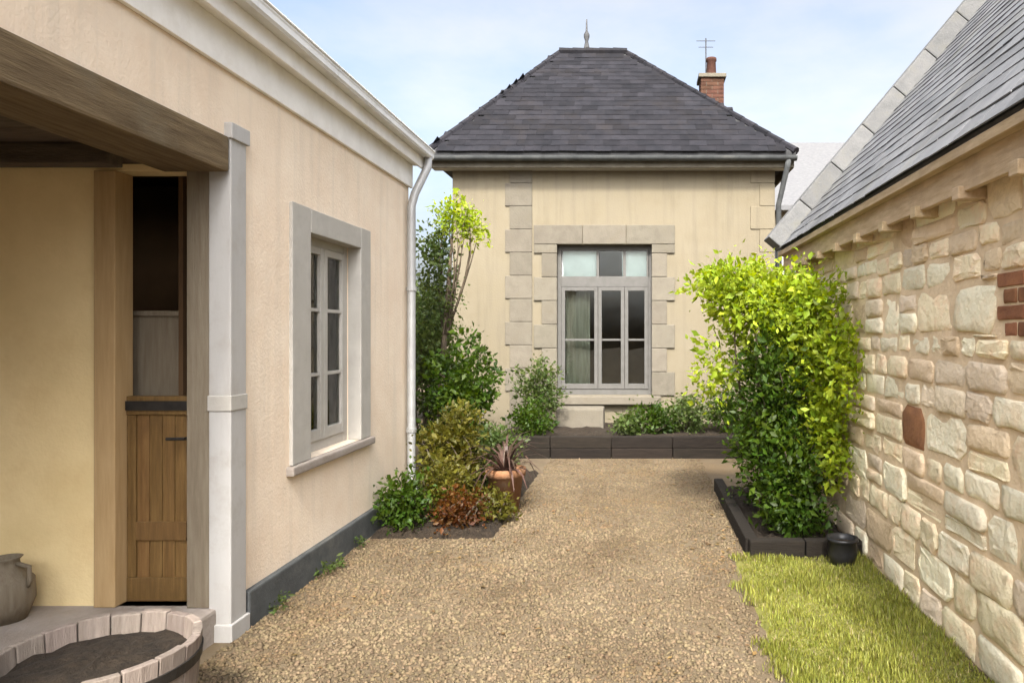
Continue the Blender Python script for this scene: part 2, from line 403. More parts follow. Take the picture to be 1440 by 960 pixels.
def pebbles(n, x0, x1, y0, y1, smin, smax, keep=None):
    # nearer stones are drawn denser: sample the distance with a 1/y bias
    u = rng.random(n); y = y0 * (y1 / y0) ** u
    x = rng.uniform(x0, x1, n)
    if keep is not None:
        k = keep(x, y); x, y = x[k], y[k]; n = len(x)
    base = np.array([(1, 0, 0), (-1, 0, 0), (0, 1, 0), (0, -1, 0), (0, 0, 1), (0, 0, -1)], float)
    tri = np.array([(0, 2, 4), (2, 1, 4), (1, 3, 4), (3, 0, 4), (2, 0, 5), (1, 2, 5), (3, 1, 5), (0, 3, 5)])
    s = rng.uniform(smin, smax, n) * (0.75 + 0.5 * rng.random(n) ** 3)
    sc3 = np.stack([s * rng.uniform(0.8, 1.2, n), s * rng.uniform(0.6, 1.0, n), s * rng.uniform(0.4, 0.75, n)], 1)
    a = rng.uniform(0, 2 * np.pi, n)
    p = base[None] * sc3[:, None] + rng.normal(0, 0.12, (n, 6, 3)) * s[:, None, None]
    ca, sa = np.cos(a)[:, None], np.sin(a)[:, None]
    px = p[..., 0] * ca - p[..., 1] * sa + x[:, None]; py = p[..., 0] * sa + p[..., 1] * ca + y[:, None]
    pz = p[..., 2] + (sc3[:, 2] * 0.35)[:, None]
    v = np.stack([px, py, pz], -1).reshape(-1, 3)
    f = (tri[None] + (np.arange(n) * 6)[:, None, None]).reshape(-1, 3)
    return v, f


def on_gravel(x, y):
    k = np.ones(len(x), bool)
    k &= ~((x > 0.62 + 0.05 * np.sin(y * 7)) & (y < 4.92) & (rng.random(len(x)) > 0.03))  # lawn
    k &= ~((x > 0.8) & (y > 4.85))
    k &= ~((x < -1.12) & (y > 5.35))
    wear = 0.5 + 0.5 * np.sin(x * 2.3 + 0.8 * np.sin(y * 0.9) + 0.6) * np.sin(y * 1.1 + x)
    k &= rng.random(len(x)) < 0.62 + 0.38 * wear
    return k


v, f = pebbles(95000, LX + 0.03, RX - 0.03, 2.2, 8.75, 0.006, 0.019, on_gravel)
g = np_mesh('gravel', v, f, M['pebble'])
tag(g, 'loose beige gravel covering the courtyard floor', 'gravel', kind='stuff')

# ---------------------------------------------------------------- left house
lh = empty('rendered_house', (-4.6, 3.0, 0), 'cream rendered house with recessed porch, white eaves and grey plinth', 'house')
W0, W1 = 4.44, 5.26            # window opening along the wall
WZ0, WZ1 = 0.79, 2.27
ys = [-1.5, 0.9, 3.66, W0, W1, 6.4]
zs = [0.0, WZ0, WZ1, 2.63, 3.36]


def lhole(u, v):
    return (W0 < u < W1 and WZ0 < v < WZ1) or (0.9 < u < 3.66 and v < 2.63)


# wall stands in the plane x = LX, its thickness goes to the left
mb = wall_grid(ys, zs, lhole, lambda u, v, w: (LX - w, u, v), 0.20)
wl_ = weld(mb.build('wall', M['cream_render'], lh))
# gable and back so that the house is closed
mb = MB(); mb.box((-7.4, 6.08, 0), (LX - 0.203, 6.4, 3.3)); mb.box((-7.4, -1.5, 0), (-7.1, 6.077, 3.3)); mb.box((-7.097, -1.5, 0), (LX - 0.203, -1.2, 3.3))
mb.build('rear_wall', M['cream_render'], lh)
# plinth
mb = MB(); mb.box((LX - 0.05, 3.72, -0.05), (LX + 0.035, 6.43, 0.20)); mb.build('plinth', M['plinth_grey'], lh, bevel=0.012)
# porch: ceiling boards, beams, lintel
for i in range(12):
    y0 = 0.92 + i * 0.228
    mb = MB(); mb.box((-7.05, y0, 2.50), (LX - 0.33, y0 + 0.222, 2.525)); mb.build('ceiling_board', M['dark_oak'], lh)
for i in range(4):
    y0 = 1.15 + i * 0.68
    mb = MB(); mb.box((-7.05, y0, 2.40), (LX - 0.33, y0 + 0.10, 2.497)); mb.build('ceiling_beam', M['dark_oak'], lh, bevel=0.008)
mb = MB(); mb.box((LX - 0.31, 0.75, 2.44), (LX + 0.03, 3.545, 2.625)); mb.build('lintel', M['old_oak'], lh, bevel=0.015)
# far cheek of the porch (it faces the courtyard's entrance) with the narrow door
CY = 3.60
DX0, DX1 = -2.735, -2.36
mb = wall_grid([-7.0, DX0 - 0.115, DX1 + 0.0, LX - 0.075], [0, 0.17, 2.46, 2.497], lambda u, v: DX0 - 0.115 < u < DX1 and 0.17 < v < 2.46, lambda u, v, w: (u, CY + w, v), 0.12)
weld(mb.build('porch_wall', M['ochre_plaster'], lh))
mb = MB(); mb.box((-7.05, 0.9, 0.0), (-6.9, 3.6, 2.5)); mb.build('porch_rear_wall', M['ochre_plaster'], lh)
mb = MB(); mb.box((-7.0, 3.03, -0.03), (-2.2, CY + 0.1, 0.17)); mb.build('doorstep', M['pale_stone'], lh, bevel=0.018)
mb = MB(); mb.box((-7.0, 0.9, -0.03), (-2.18, 3.025, 0.012)); mb.build('porch_floor', M['pale_stone'], lh, bevel=0.006)
# white corner post
mb = MB(); mb.box((-2.238, 3.56, -0.02), (-2.122, 3.70, 2.70)); mb.box((-2.25, 3.545, -0.01), (-2.108, 3.715, 0.09)); mb.box((-2.25, 3.547, 2.62), (-2.108, 3.715, 2.703))
post = mb.build('post', M['white_paint'], lh, bevel=0.006)
mb = MB(); mb.box((-2.242, 3.553, 1.20), (-2.117, 3.705, 1.28)); mb.build('bracket', M['grey_paint'], post, bevel=0.004)
# jamb between post and door
mb = MB(); mb.box((DX1 + 0.003, CY - 0.035, 0.172), (-2.24, CY + 0.10, 2.495)); mb.build('door_jamb', M['jamb_wood'], lh, bevel=0.005)
mb = MB(); mb.box((DX0 - 0.112, CY - 0.03, 0.172), (DX0, CY + 0.10, 2.457)); mb.build('door_jamb', M['honey_wood'], lh, bevel=0.005)
# door: glazed top, boarded bottom
dr = MB(); dY = CY + 0.045
dr.box((DX0 + 0.003, dY, 1.17), (DX1 - 0.003, dY + 0.045, 1.27))
dr.box((DX0 + 0.003, dY + 0.002, 0.175), (DX1 - 0.003, dY + 0.043, 0.30))
dr.box((DX0 + 0.003, dY + 0.004, 0.302), (DX0 + 0.05, dY + 0.041, 1.168)); dr.box((DX1 - 0.05, dY + 0.004, 0.302), (DX1 - 0.003, dY + 0.041, 1.168))
door = dr.build('door', M['door_wood'], lh, bevel=0.004)
for i in range(4):
    x0 = DX0 + 0.052 + i * 0.068
    mb = MB(); mb.box((x0, dY + 0.012, 0.29), (x0 + 0.065, dY + 0.035, 1.18)); mb.build('board', M['door_wood'], door, bevel=0.004)
mb = MB(); mb.box((DX0 + 0.003, dY - 0.008, 1.195), (DX1 - 0.003, dY - 0.001, 1.245)); mb.tube([(DX1 - 0.03, dY - 0.006, 1.05), (DX1 - 0.03, dY - 0.05, 1.05), (DX1 - 0.12, dY - 0.055, 1.05)], 0.009); mb.build('handle', M['iron'], door)
mb = MB(); mb.box((DX0 + 0.052, dY + 0.0, 0.50), (DX1 - 0.052, dY + 0.011, 0.60)); mb.build('ledge', M['door_wood'], door, bevel=0.004)
# dark room behind the door and behind the window
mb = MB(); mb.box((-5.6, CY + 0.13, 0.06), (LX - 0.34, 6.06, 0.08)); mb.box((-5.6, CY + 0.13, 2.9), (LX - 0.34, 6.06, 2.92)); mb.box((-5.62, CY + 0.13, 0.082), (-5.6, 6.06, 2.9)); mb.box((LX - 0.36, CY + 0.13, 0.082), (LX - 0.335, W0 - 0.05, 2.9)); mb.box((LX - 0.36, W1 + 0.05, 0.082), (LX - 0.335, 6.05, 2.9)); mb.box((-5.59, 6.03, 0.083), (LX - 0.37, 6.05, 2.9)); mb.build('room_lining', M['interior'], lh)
mb = MB(); mb.box((-2.98, 3.80, 0.085), (-2.53, 3.95, 1.70)); mb.box((-3.0, 3.785, 1.702), (-2.52, 3.96, 1.73)); mb.build('cupboard', M['jamb_wood'], lh)

# window in the left wall
wx = LX - 0.09
win = MB()
win.box((wx - 0.06, W0, WZ0), (wx, W0 + 0.06, WZ1)); win.box((wx - 0.06, W1 - 0.06, WZ0), (wx, W1, WZ1))
win.box((wx - 0.058, W0 + 0.06, WZ0), (wx - 0.002, W1 - 0.06, WZ0 + 0.07)); win.box((wx - 0.058, W0 + 0.06, WZ1 - 0.06), (wx - 0.002, W1 - 0.06, WZ1))
wm = (W0 + W1) / 2
window = win.build('window', M['grey_paint'], lh, bevel=0.004)
for s, (a, b) in enumerate(((W0 + 0.063, wm - 0.004), (wm + 0.004, W1 - 0.063))):
    c = MB(); z0, z1 = WZ0 + 0.073, WZ1 - 0.063
    c.box((wx - 0.045, a, z0), (wx + 0.012, a + 0.05, z1)); c.box((wx - 0.045, b - 0.05, z0), (wx + 0.012, b, z1))
    c.box((wx - 0.043, a + 0.05, z0), (wx + 0.010, b - 0.05, z0 + 0.075)); c.box((wx - 0.043, a + 0.05, z1 - 0.05), (wx + 0.010, b - 0.05, z1))
    for k in (1, 2):
        zb = z0 + (z1 - z0) * k / 3 + 0.01
        c.box((wx - 0.03, a + 0.05, zb - 0.012), (wx + 0.006, b - 0.05, zb + 0.012))
    c.build('casement', M['grey_paint'], window, bevel=0.003)
    for k in range(3):
        za = z0 + (z1 - z0) * k / 3 + (0.02 if k else 0.07); zb = z0 + (z1 - z0) * (k + 1) / 3 - (0.0 if k < 2 else 0.045)
        p = MB(); p.box((wx - 0.018, a + 0.046, za), (wx - 0.013, b - 0.046, zb)); p.build('pane', M['glass'], window)
# grey painted surround, proud of the render, with a pale sill
sr = [((4.21, 0.79), (W0 + 0.008, 2.42)), ((W1 - 0.008, 0.79), (5.44, 2.42)), ((W0 + 0.01, WZ1 - 0.008), (W1 - 0.01, 2.417))]
for (a, z0), (b, z1) in sr:
    mb = MB(); mb.box((LX - 0.08, a, z0), (LX + 0.022, b, z1)); mb.build('window_surround', M['grey_paint'], lh, bevel=0.006)
mb = MB(); mb.box((LX - 0.10, 4.17, 0.73), (LX + 0.05, 5.47, 0.787)); mb.build('window_sill', M['pale_stone'], lh, bevel=0.012)
# curtains inside
for a, b in ((W0 + 0.02, W0 + 0.22), (W1 - 0.2, W1 - 0.02)):
    n = 24; pts = [(LX - 0.30 + 0.02 * math.sin(i * 1.5), a + (b - a) * i / n) for i in range(n + 1)]
    mb = MB()
    for i in range(n): mb.add([(pts[i][0], pts[i][1], 0.7), (pts[i + 1][0], pts[i + 1][1], 0.7), (pts[i + 1][0], pts[i + 1][1], 2.42), (pts[i][0], pts[i][1], 2.42)], [(0, 1, 2, 3)])
    weld(mb.build('curtain', M['dim_fabric'], lh, smooth=True))

# eaves on the left: soffit boards, fascia, gutter, roof
EX = -2.055
mb = MB(); mb.box((LX + 0.002, -1.5, 2.975), (LX + 0.028, 6.44, 3.215)); mb.build('frieze_board', M['soffit_white'], lh, bevel=0.004)
mb = MB(); mb.box((LX + 0.03, -1.5, 3.19), (EX - 0.002, 6.46, 3.21)); mb.build('soffit_board', M['soffit_white'], lh, bevel=0.003)
mb = MB(); mb.box((EX, -1.5, 3.165), (EX + 0.025, 6.50, 3.375)); mb.build('fascia', M['soffit_white'], lh, bevel=0.004)
gx = EX + 0.07; gz = 3.34; r = 0.042
pr = [(gx - r, gz), (gx - r, gz - 0.07), (gx + r - 0.016, gz - 0.078), (gx + r - 0.004, gz - 0.062), (gx + r - 0.004, gz - 0.03), (gx + r, gz - 0.02), (gx + r, gz)]
k = 6
pr2 = [(gx + (x - gx) * 0.93, gz + (z - gz) * 0.95) for x, z in pr]
prof = pr + pr2[::-1]
gut = MB().prism([(x, -1.5, z) for x, z in prof], (0, 8.02, 0)).tube([(pr[-1][0], -1.5, gz), (pr[-1][0], 6.52, gz)], 0.009, 8).build('gutter', M['gutter_paint'], lh)
for i in range(9):
    y = -1.2 + i * 0.94
    pts = [(gx + (x - gx) * 1.05, y, gz + (z - gz) * 1.03) for x, z in pr]
    q = MB()
    for a in range(k):
        p0, p1 = pts[a], pts[a + 1]
        q.add([p0, p1, (p1[0], y + 0.03, p1[2]), (p0[0], y + 0.03, p0[2])], [(0, 1, 2, 3)])
    q.build('gutter_bracket', M['gutter_paint'], gut)
# downpipe at the far corner
dp = MB().tube([(gx, 6.46, gz - 0.05), (gx, 6.45, gz - 0.16), (LX + 0.085, 6.32, gz - 0.44), (LX + 0.06, 6.30, gz - 0.56), (LX + 0.06, 6.30, 0.30), (LX + 0.07, 6.28, 0.22), (LX + 0.14, 6.24, 0.14)], 0.038, 12).build('downpipe', M['zinc'], lh, smooth=True)
for z in (0.7, 2.0):
    MB().lathe((LX + 0.06, 6.30, z), [(0.037, 0), (0.046, 0.0), (0.046, 0.035), (0.037, 0.035)], 14).build('pipe_clip', M['zinc'], dp)
# roof slab with slates running up to the left
mb = MB(); th = math.atan2(1.0, 1.15)
mb.prism([(EX - 0.01, -1.6, 3.38), (EX + 0.05, -1.6, 3.385), (-4.75, -1.6, 5.78), (-7.6, -1.6, 3.39), (-7.5, -1.6, 3.3), (-4.75, -1.6, 5.7)], (0, 8.14, 0))
mb.build('roof', M['slate_under'], lh)


# ---------------------------------------------------------------- slates
def slate_mesh(name, w, l, t, j):
    r = random.Random(j)
    b = [r.uniform(-0.006, 0.006) for _ in range(4)]
    v = [(-w / 2, b[0], 0), (w / 2, b[1], 0), (w / 2, l, -t * 0.6), (-w / 2, l, -t * 0.6)]
    v += [(x, y + (0.002 if i < 2 else 0), z + t) for i, (x, y, z) in enumerate(v)]
    me = bpy.data.meshes.new(name)
    me.from_pydata(v, [], [(3, 2, 1, 0), (4, 5, 6, 7), (0, 1, 5, 4), (1, 2, 6, 5), (2, 3, 7, 6), (3, 0, 4, 7)])
    return me


def project(p):
    return VX + F * p[0] / p[1], VY - F * (p[2] - H) / p[1]


def slating(parent, O, A, U, w, gauge, ulen, vlen, inside, m, limit=300, near=True):
    """lays courses of slates; those that show largest become parts, the rest one part"""
    A, U = Vector(A).normalized(), Vector(U).normalized(); N = A.cross(U).normalized()
    if N.z < 0: N = -N
    mes = [slate_mesh('slate', w - 0.0025, gauge * 1.75, 0.0065, j) for j in range(5)]
    for me in mes: me.materials.append(m)
    spots = []
    nv = int(vlen / gauge) + 1
    for j in range(nv):
        off = (j % 2) * 0.5 * w
        for i in range(-1, int(ulen / w) + 2):
            u = i * w + off; v = j * gauge
            if not inside(u, v): continue
            c = Vector(O) + A * u + U * v
            px, py = project(c)
            vis = c.y > 0.3 and -30 < px < 1470 and -30 < py < 990
            spots.append((0 if vis else 1, c.y, c))
    spots.sort(key=lambda s: (s[0], s[1]))
    rest = MB()
    for n, (hid, _, c) in enumerate(spots):
        tw = random.gauss(0, 0.008); tl = random.gauss(0.0, 0.006)
        a = (A + U * tw).normalized(); u = (U + N * (-0.028 + tl) - A * tw).normalized(); nn = a.cross(u).normalized()
        if nn.z < 0: nn = -nn
        Mx = Matrix((a, u, nn)).transposed().to_4x4()
        Mx.translation = c + N * (0.019 + random.uniform(0, 0.003))
        me = mes[n % 5]
        if not hid and n < limit:
            o = bpy.data.objects.new('slate', me); C.objects.link(o)
            o.parent = parent; o.matrix_basis = Matrix.Translation(-Vector(parent.location)) @ Mx if parent.parent is None else Mx
        else:
            rest.add([Mx @ x.co for x in me.vertices], [tuple(p.vertices) for p in me.polygons])
    if rest.v:
        o = rest.build('slate_field', m, parent); o['kind'] = 'stuff'


# ---------------------------------------------------------------- right house: rubble stone, eaves of wood, pale slates
rh = empty('stone_house', (4.0, 4.0, 0), 'rubble stone house with pale slate roof and wooden eaves beside the lawn', 'house')
RY0, RY1 = -1.5, 7.05
RT = 2.36
mb = MB()
mb.box((RX + 0.018, RY0, -0.1), (RX + 0.45, RY1, RT + 0.1))
rwall = mb.build('wall', M['mortar'], rh)
mb = MB(); mb.prism([(RX + 0.453, RY1 - 0.4, -0.1), (7.2, RY1 - 0.4, -0.1), (7.2, RY1 - 0.4, 2.4), (4.42, RY1 - 0.4, 5.65), (RX + 0.453, RY1 - 0.4, 2.3)], (0, 0.4, 0)); mb.build('gable_wall', M['mortar'], rh)
mb = MB(); mb.box((6.9, RY0, -0.1), (7.2, RY1 - 0.403, 2.4)); mb.build('rear_wall', M['mortar'], rh)


def stone(y0, y1, z0, z1, m, parent, name='stone', depth=None, irr=1.0):
    """one stone of the wall: uneven outline, arris, and a split face of a few tilted planes"""
    w, h = y1 - y0, z1 - z0
    d = depth if depth is not None else random.uniform(0.010, 0.030)
    mn = min(w, h)
    cs = [mn * random.uniform(0.04, 0.26) * irr + 0.003 for _ in range(4)]
    ym, zm = y0 + w * random.uniform(0.35, 0.65), z0 + h * random.uniform(0.35, 0.65)
    out = [(y0 + cs[0], z0), (ym, z0), (y1 - cs[1], z0), (y1, z0 + cs[1]), (y1, zm), (y1, z1 - cs[2]), (y1 - cs[2], z1), (ym, z1), (y0 + cs[3], z1), (y0, z1 - cs[3]), (y0, zm), (y0, z0 + cs[0])]
    jt = mn * 0.06 * irr
    out = [(a + random.uniform(-jt, jt * 0.6), b + random.uniform(-jt, jt * 0.6)) for a, b in out]
    n = len(out)
    cy, cz = sum(a for a, b in out) / n, sum(b for a, b in out) / n
    ty, tz = random.uniform(-0.05, 0.05) * irr, random.uniform(-0.06, 0.06) * irr
    def ring(sh, x, j):
        q = []
        for a, b in out:
            k = 1 - sh / max(0.03, math.hypot(a - cy, b - cz))
            a, b = cy + (a - cy) * k, cz + (b - cz) * k
            q.append((x + (a - cy) * ty + (b - cz) * tz + random.uniform(-j, j) * irr, a, b))
        return q
    v = ring(0, RX + 0.045, 0) + ring(0.001, RX + 0.03 - d * 0.7, 0.002) + ring(0.009 * (0.4 + 0.6 * irr), RX + 0.03 - d, 0.004)
    v += ring(mn * 0.28, RX + 0.03 - d - 0.004 * irr, 0.006)
    f = [(q * n + i, q * n + (i + 1) % n, (q + 1) * n + (i + 1) % n, (q + 1) * n + i) for q in range(3) for i in range(n)] + [tuple(range(3 * n, 4 * n))]
    return MB().add(v, f).build(name, m, parent, smooth=random.random() < 0.6)


BQ = (2.42, 3.10, 1.585, 1.885)
z = 0.0
nst = 0
while z < RT - 0.05:
    h = random.choice((0.12, 0.15, 0.18, 0.21, 0.25))
    if z + h > RT - 0.08: h = RT - z
    y = 0.85 - random.uniform(0, 0.3)
    while y < RY1 - 0.02:
        w = h * random.uniform(0.9, 2.3) + 0.04
        if y + w > RY1 - 0.12: w = RY1 - y
        m = random.choices(ST, (5, 3, 4, 2, 2))[0]
        nm = 'stone'; wob = random.uniform(-0.012, 0.012)
        yy = (y + w / 2); px, py = project((RX, yy, z + h / 2))
        j = random.uniform(0.006, 0.014)
        if abs(px - 1275) < 22 and abs(py - 597) < 16: m = M['brick']; nm = 'brick'
        if y + w > BQ[0] and y < BQ[1] and z < BQ[3] and z + h > BQ[2]:      # the mended patch: stones only above, below and beyond it
            if BQ[2] - z > 0.05: stone(y + j, y + w - j, z + j, BQ[2] - j, m, rwall)
            if z + h - BQ[3] > 0.05: stone(y + j, y + w - j, BQ[3] + j, z + h - j, m, rwall)
            if BQ[0] - y > 0.07: stone(y + j, BQ[0] - j, max(z, BQ[2]) + j, min(z + h, BQ[3]) - j, m, rwall)
            if y + w - BQ[1] > 0.07: stone(BQ[1] + j, y + w - j, max(z, BQ[2]) + j, min(z + h, BQ[3]) - j, m, rwall)
        elif h > 0.2 and random.random() < 0.3 and w > 0.16:
            hs = h * random.uniform(0.4, 0.6)
            stone(y + j, y + w - j, z + j, z + hs - j * 0.6, m, rwall, nm); m2 = random.choices(ST, (5, 3, 4, 2, 2))[0]
            stone(y + j, y + w - j, z + hs + j * 0.6, z + h - j, m2, rwall); nst += 2
        else:
            stone(y + j, y + w - j, z + j + wob, z + h - j + wob, m, rwall, nm); nst += 1
        y += w
    z += h
# a patch of brick where the wall was mended, near the entrance side
for r_ in range(4):
    yy = BQ[1] - (0.0 if r_ % 2 else 0.05); c_ = 0
    while yy > 2.6:
        L = 0.215 if (c_ or r_ % 2) else 0.105
        z0 = BQ[2] + 0.006 + r_ * 0.0735
        stone(yy - L, yy, z0, z0 + 0.063, M['brick'], rwall, 'brick', depth=random.uniform(0.012, 0.02), irr=0.22)
        yy -= L + 0.011; c_ += 1

# eaves: wall plate, fascia, rafter feet
mb = MB(); mb.box((RX - 0.09, RY0, 2.27), (RX - 0.055, RY1 + 0.14, 2.47)); mb.build('fascia', M['eave_wood'], rh, bevel=0.005)
mb = MB(); mb.box((RX - 0.148, RY0, 2.415), (RX - 0.093, RY1 + 0.13, 2.462)); mb.build('tilting_fillet', M['eave_wood'], rh, bevel=0.004)
mb = MB(); mb.box((RX - 0.01, RY0, RT + 0.003), (RX + 0.25, RY1, RT + 0.085)); mb.build('wall_plate', M['eave_wood'], rh, bevel=0.005)
mb = MB(); mb.box((RX - 0.053, RY0, 2.30), (RX + 0.02, RY1 + 0.12, 2.32)); mb.build('soffit_board', M['eave_wood'], rh)
for i in range(14):
    y = 0.2 + i * 0.5
    mb = MB(); mb.box((RX - 0.118, y, 2.235), (RX + 0.03, y + 0.07, 2.297)); mb.build('rafter_foot', M['eave_wood'], rh, bevel=0.006)
SL = 1.2
e0 = (RX - 0.12, 2.47)
rid = (4.42, 2.47 + SL * (4.42 - e0[0]))
mb = MB()
mb.prism([(e0[0], RY0, e0[1]), (e0[0], RY0, e0[1] + 0.03), (rid[0], RY0, rid[1] + 0.03), (7.34, RY0, e0[1] + 0.03), (7.34, RY0, e0[1]), (rid[0], RY0, rid[1] - 0.05)], (0, RY1 + 0.12 - RY0, 0))
rroof = mb.build('roof', M['slate_pale'], rh)
ln = math.hypot(1, SL)
slating(rroof, (e0[0] - 0.03, 1.2, e0[1] + 0.0), (0, 1, 0), (1 / ln, 0, SL / ln), 0.235, 0.165, RY1 + 0.02 - 1.2, 4.4, lambda u, v: 0 <= u < RY1 + 0.05 - 1.2 and v < 4.4, M['slate_pale'])
# stone coping along the far verge
for i in range(9):
    t0, t1 = i * 0.5, i * 0.5 + 0.492
    Mx = Matrix(((1 / ln, 0, -SL / ln, e0[0] - 0.05), (0, 1, 0, RY1 + 0.02), (SL / ln, 0, 1 / ln, e0[1] + 0.03), (0, 0, 0, 1)))
    mb = MB(); mb.obox(Mx, (t0, -0.10, -0.04), (t1, 0.20, 0.15)); mb.build('coping', M['coping'], rh, bevel=0.012)
for i in range(12):
    y = RY0 + 0.02 + i * 0.70
    mb = MB(); mb.tube([(rid[0], y, rid[1] + 0.03), (rid[0], y + 0.69, rid[1] + 0.03)], 0.11, 10); mb.build('ridge_tile', M['terracotta'], rh)

# ---------------------------------------------------------------- house at the end of the courtyard
fh = empty('slate_roofed_house', (-0.4, 13.0, 0), 'cream house with dark hipped slate roof closing the far end of the courtyard', 'house')
FX0, FX1 = -2.85, 2.09
FZ = 4.28
FD = 5.0
NX0, NX1, NZ0, NZ1 = -1.26, 0.23, 0.66, 2.98      # the large window
mb = wall_grid([FX0, NX0, NX1, FX1], [-0.1, NZ0, NZ1, FZ], lambda u, v: NX0 < u < NX1 and NZ0 < v < NZ1, lambda u, v, w: (u, FY + w, v), 0.35)
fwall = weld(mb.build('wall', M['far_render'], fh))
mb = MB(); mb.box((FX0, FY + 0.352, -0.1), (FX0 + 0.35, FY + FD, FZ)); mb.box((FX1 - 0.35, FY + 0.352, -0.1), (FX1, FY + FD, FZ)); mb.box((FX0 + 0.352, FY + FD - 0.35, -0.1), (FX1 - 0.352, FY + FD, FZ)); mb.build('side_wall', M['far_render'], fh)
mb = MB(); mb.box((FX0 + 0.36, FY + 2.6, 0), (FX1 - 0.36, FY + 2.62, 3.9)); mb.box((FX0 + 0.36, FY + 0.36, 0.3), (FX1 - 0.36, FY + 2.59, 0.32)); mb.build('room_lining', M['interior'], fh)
# stone surround blocks
def block(x0, x1, z0, z1, pr=0.03):
    MB().box((x0 + 0.003, FY - pr, z0 + 0.003), (x1 - 0.003, FY + 0.1, z1 - 0.003)).build('surround_block', M['grey_stone'], fh, bevel=0.01)
zz = NZ0; i = 0
while zz < NZ1 - 0.01:
    h = min(0.364, NZ1 - zz)
    wq = 0.34 if i % 2 == 0 else 0.22
    block(NX0 - wq, NX0 + 0.02, zz, zz + h); block(NX1 - 0.02, NX1 + wq, zz, zz + h)
    zz += h; i += 1
for a, b in ((-1.60, -0.85), (-0.85, -0.18), (-0.18, 0.57)): block(a, b, NZ1, NZ1 + 0.30, 0.033)
mb = MB(); mb.box((NX0 - 0.12, FY - 0.12, NZ0 - 0.13), (NX1 + 0.12, FY + 0.2, NZ0 - 0.003)); mb.build('window_sill', M['grey_stone'], fh, bevel=0.015)
# chain of dressed stone left of the window, from the bed to the eave
for i in range(12):
    wq = 0.0 if i % 2 else 0.07
    MB().box((-1.97 - wq, FY - 0.022, 0.02 + i * 0.355), (-1.625, FY + 0.15, 0.37 + i * 0.355)).build('quoin', M['grey_stone'], fh, bevel=0.01)
# corner quoins on the right corner
for i in range(12):
    wq = 0.36 if i % 2 else 0.22
    MB().box((FX1 - wq, FY - 0.016, 0.02 + i * 0.355), (FX1 + 0.016, FY + 0.2, 0.37 + i * 0.355)).build('quoin', M['far_render'], fh, bevel=0.01)
# window
fw = MB(); wy = FY + 0.12
fw.box((NX0, wy, NZ0), (NX0 + 0.07, wy + 0.07, NZ1)); fw.box((NX1 - 0.07, wy, NZ0), (NX1, wy + 0.07, NZ1)); fw.box((NX0 + 0.07, wy + 0.002, NZ1 - 0.08), (NX1 - 0.07, wy + 0.068, NZ1)); fw.box((NX0 + 0.07, wy + 0.002, NZ0), (NX1 - 0.07, wy + 0.068, NZ0 + 0.09))
fw.box((NX0 + 0.07, wy - 0.01, 2.34), (NX1 - 0.07, wy + 0.066, 2.50))
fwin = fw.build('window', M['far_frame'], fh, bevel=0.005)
mid = -0.62
leaves = [(NX0 + 0.073, mid - 0.003), (mid + 0.003, -0.21), (-0.205, NX1 - 0.073)]
for a, b in leaves:
    c = MB(); z0, z1 = NZ0 + 0.093, 2.337
    c.box((a, wy - 0.012, z0), (a + 0.055, wy + 0.05, z1)); c.box((b - 0.055, wy - 0.012, z0), (b, wy + 0.05, z1)); c.box((a + 0.055, wy - 0.01, z0), (b - 0.055, wy + 0.048, z0 + 0.08)); c.box((a + 0.055, wy - 0.01, z1 - 0.06), (b - 0.055, wy + 0.048, z1))
    c.box((a + 0.055, wy + 0.0, 1.50), (b - 0.055, wy + 0.04, 1.53))
    c.build('casement', M['far_frame'], fwin, bevel=0.004)
    for z0, z1 in ((NZ0 + 0.165, 1.503), (1.527, 2.29)):
        MB().box((a + 0.05, wy + 0.02, z0), (b - 0.05, wy + 0.026, z1)).build('pane', M['glass'], fwin)
    MB().box((a + 0.02, wy + 0.02, 2.49), (b - 0.02, wy + 0.026, 2.91)).build('pane', M['glass'], fwin)
    MB().box((b - 0.02, wy + 0.0, 2.49), (b + 0.02, wy + 0.05, 2.91)).build('glazing_bar', M['far_frame'], fwin)
MB().box((NX0 + 0.06, wy + 0.10, 2.45), (mid - 0.02, wy + 0.11, 2.95)).build('roller_blind', M['blind'], fh)
MB().box((-0.25, wy + 0.10, 2.42), (NX1 - 0.06, wy + 0.11, 2.95)).build('roller_blind', M['blind'], fh)
n = 20; a, b = NX0 + 0.05, NX0 + 0.50
mb = MB()
for i in range(n):
    p = [(a + (b - a) * k / n, wy + 0.22 + 0.025 * math.sin(k * 1.4)) for k in (i, i + 1)]
    mb.add([(p[0][0], p[0][1], 0.75), (p[1][0], p[1][1], 0.75), (p[1][0], p[1][1], 2.45), (p[0][0], p[0][1], 2.45)], [(0, 1, 2, 3)])
weld(mb.build('curtain', M['dim_fabric'], fh, smooth=True))
# roof: hipped
ez = FZ + 0.06
ex0, ex1, ey0, ey1 = FX0 - 0.30, FX1 + 0.28, FY - 0.27, FY + FD + 0.4
ry = (ey0 + ey1) / 2
r0, r1 = (-1.50, ry, 6.98), (-0.22, ry, 6.98)
v = [(ex0, ey0, ez), (ex1, ey0, ez), (ex1, ey1, ez), (ex0, ey1, ez), r0, r1]
v += [(x, y, zz - 0.10) for x, y, zz in v[:4]]
froof = MB().add(v, [(0, 1, 5, 4), (1, 2, 5), (2, 3, 4, 5), (3, 0, 4), (0, 6, 7, 1), (1, 7, 8, 2), (2, 8, 9, 3), (3, 9, 6, 0), (6, 9, 8, 7)]).build('roof', M['slate_under'], fh)


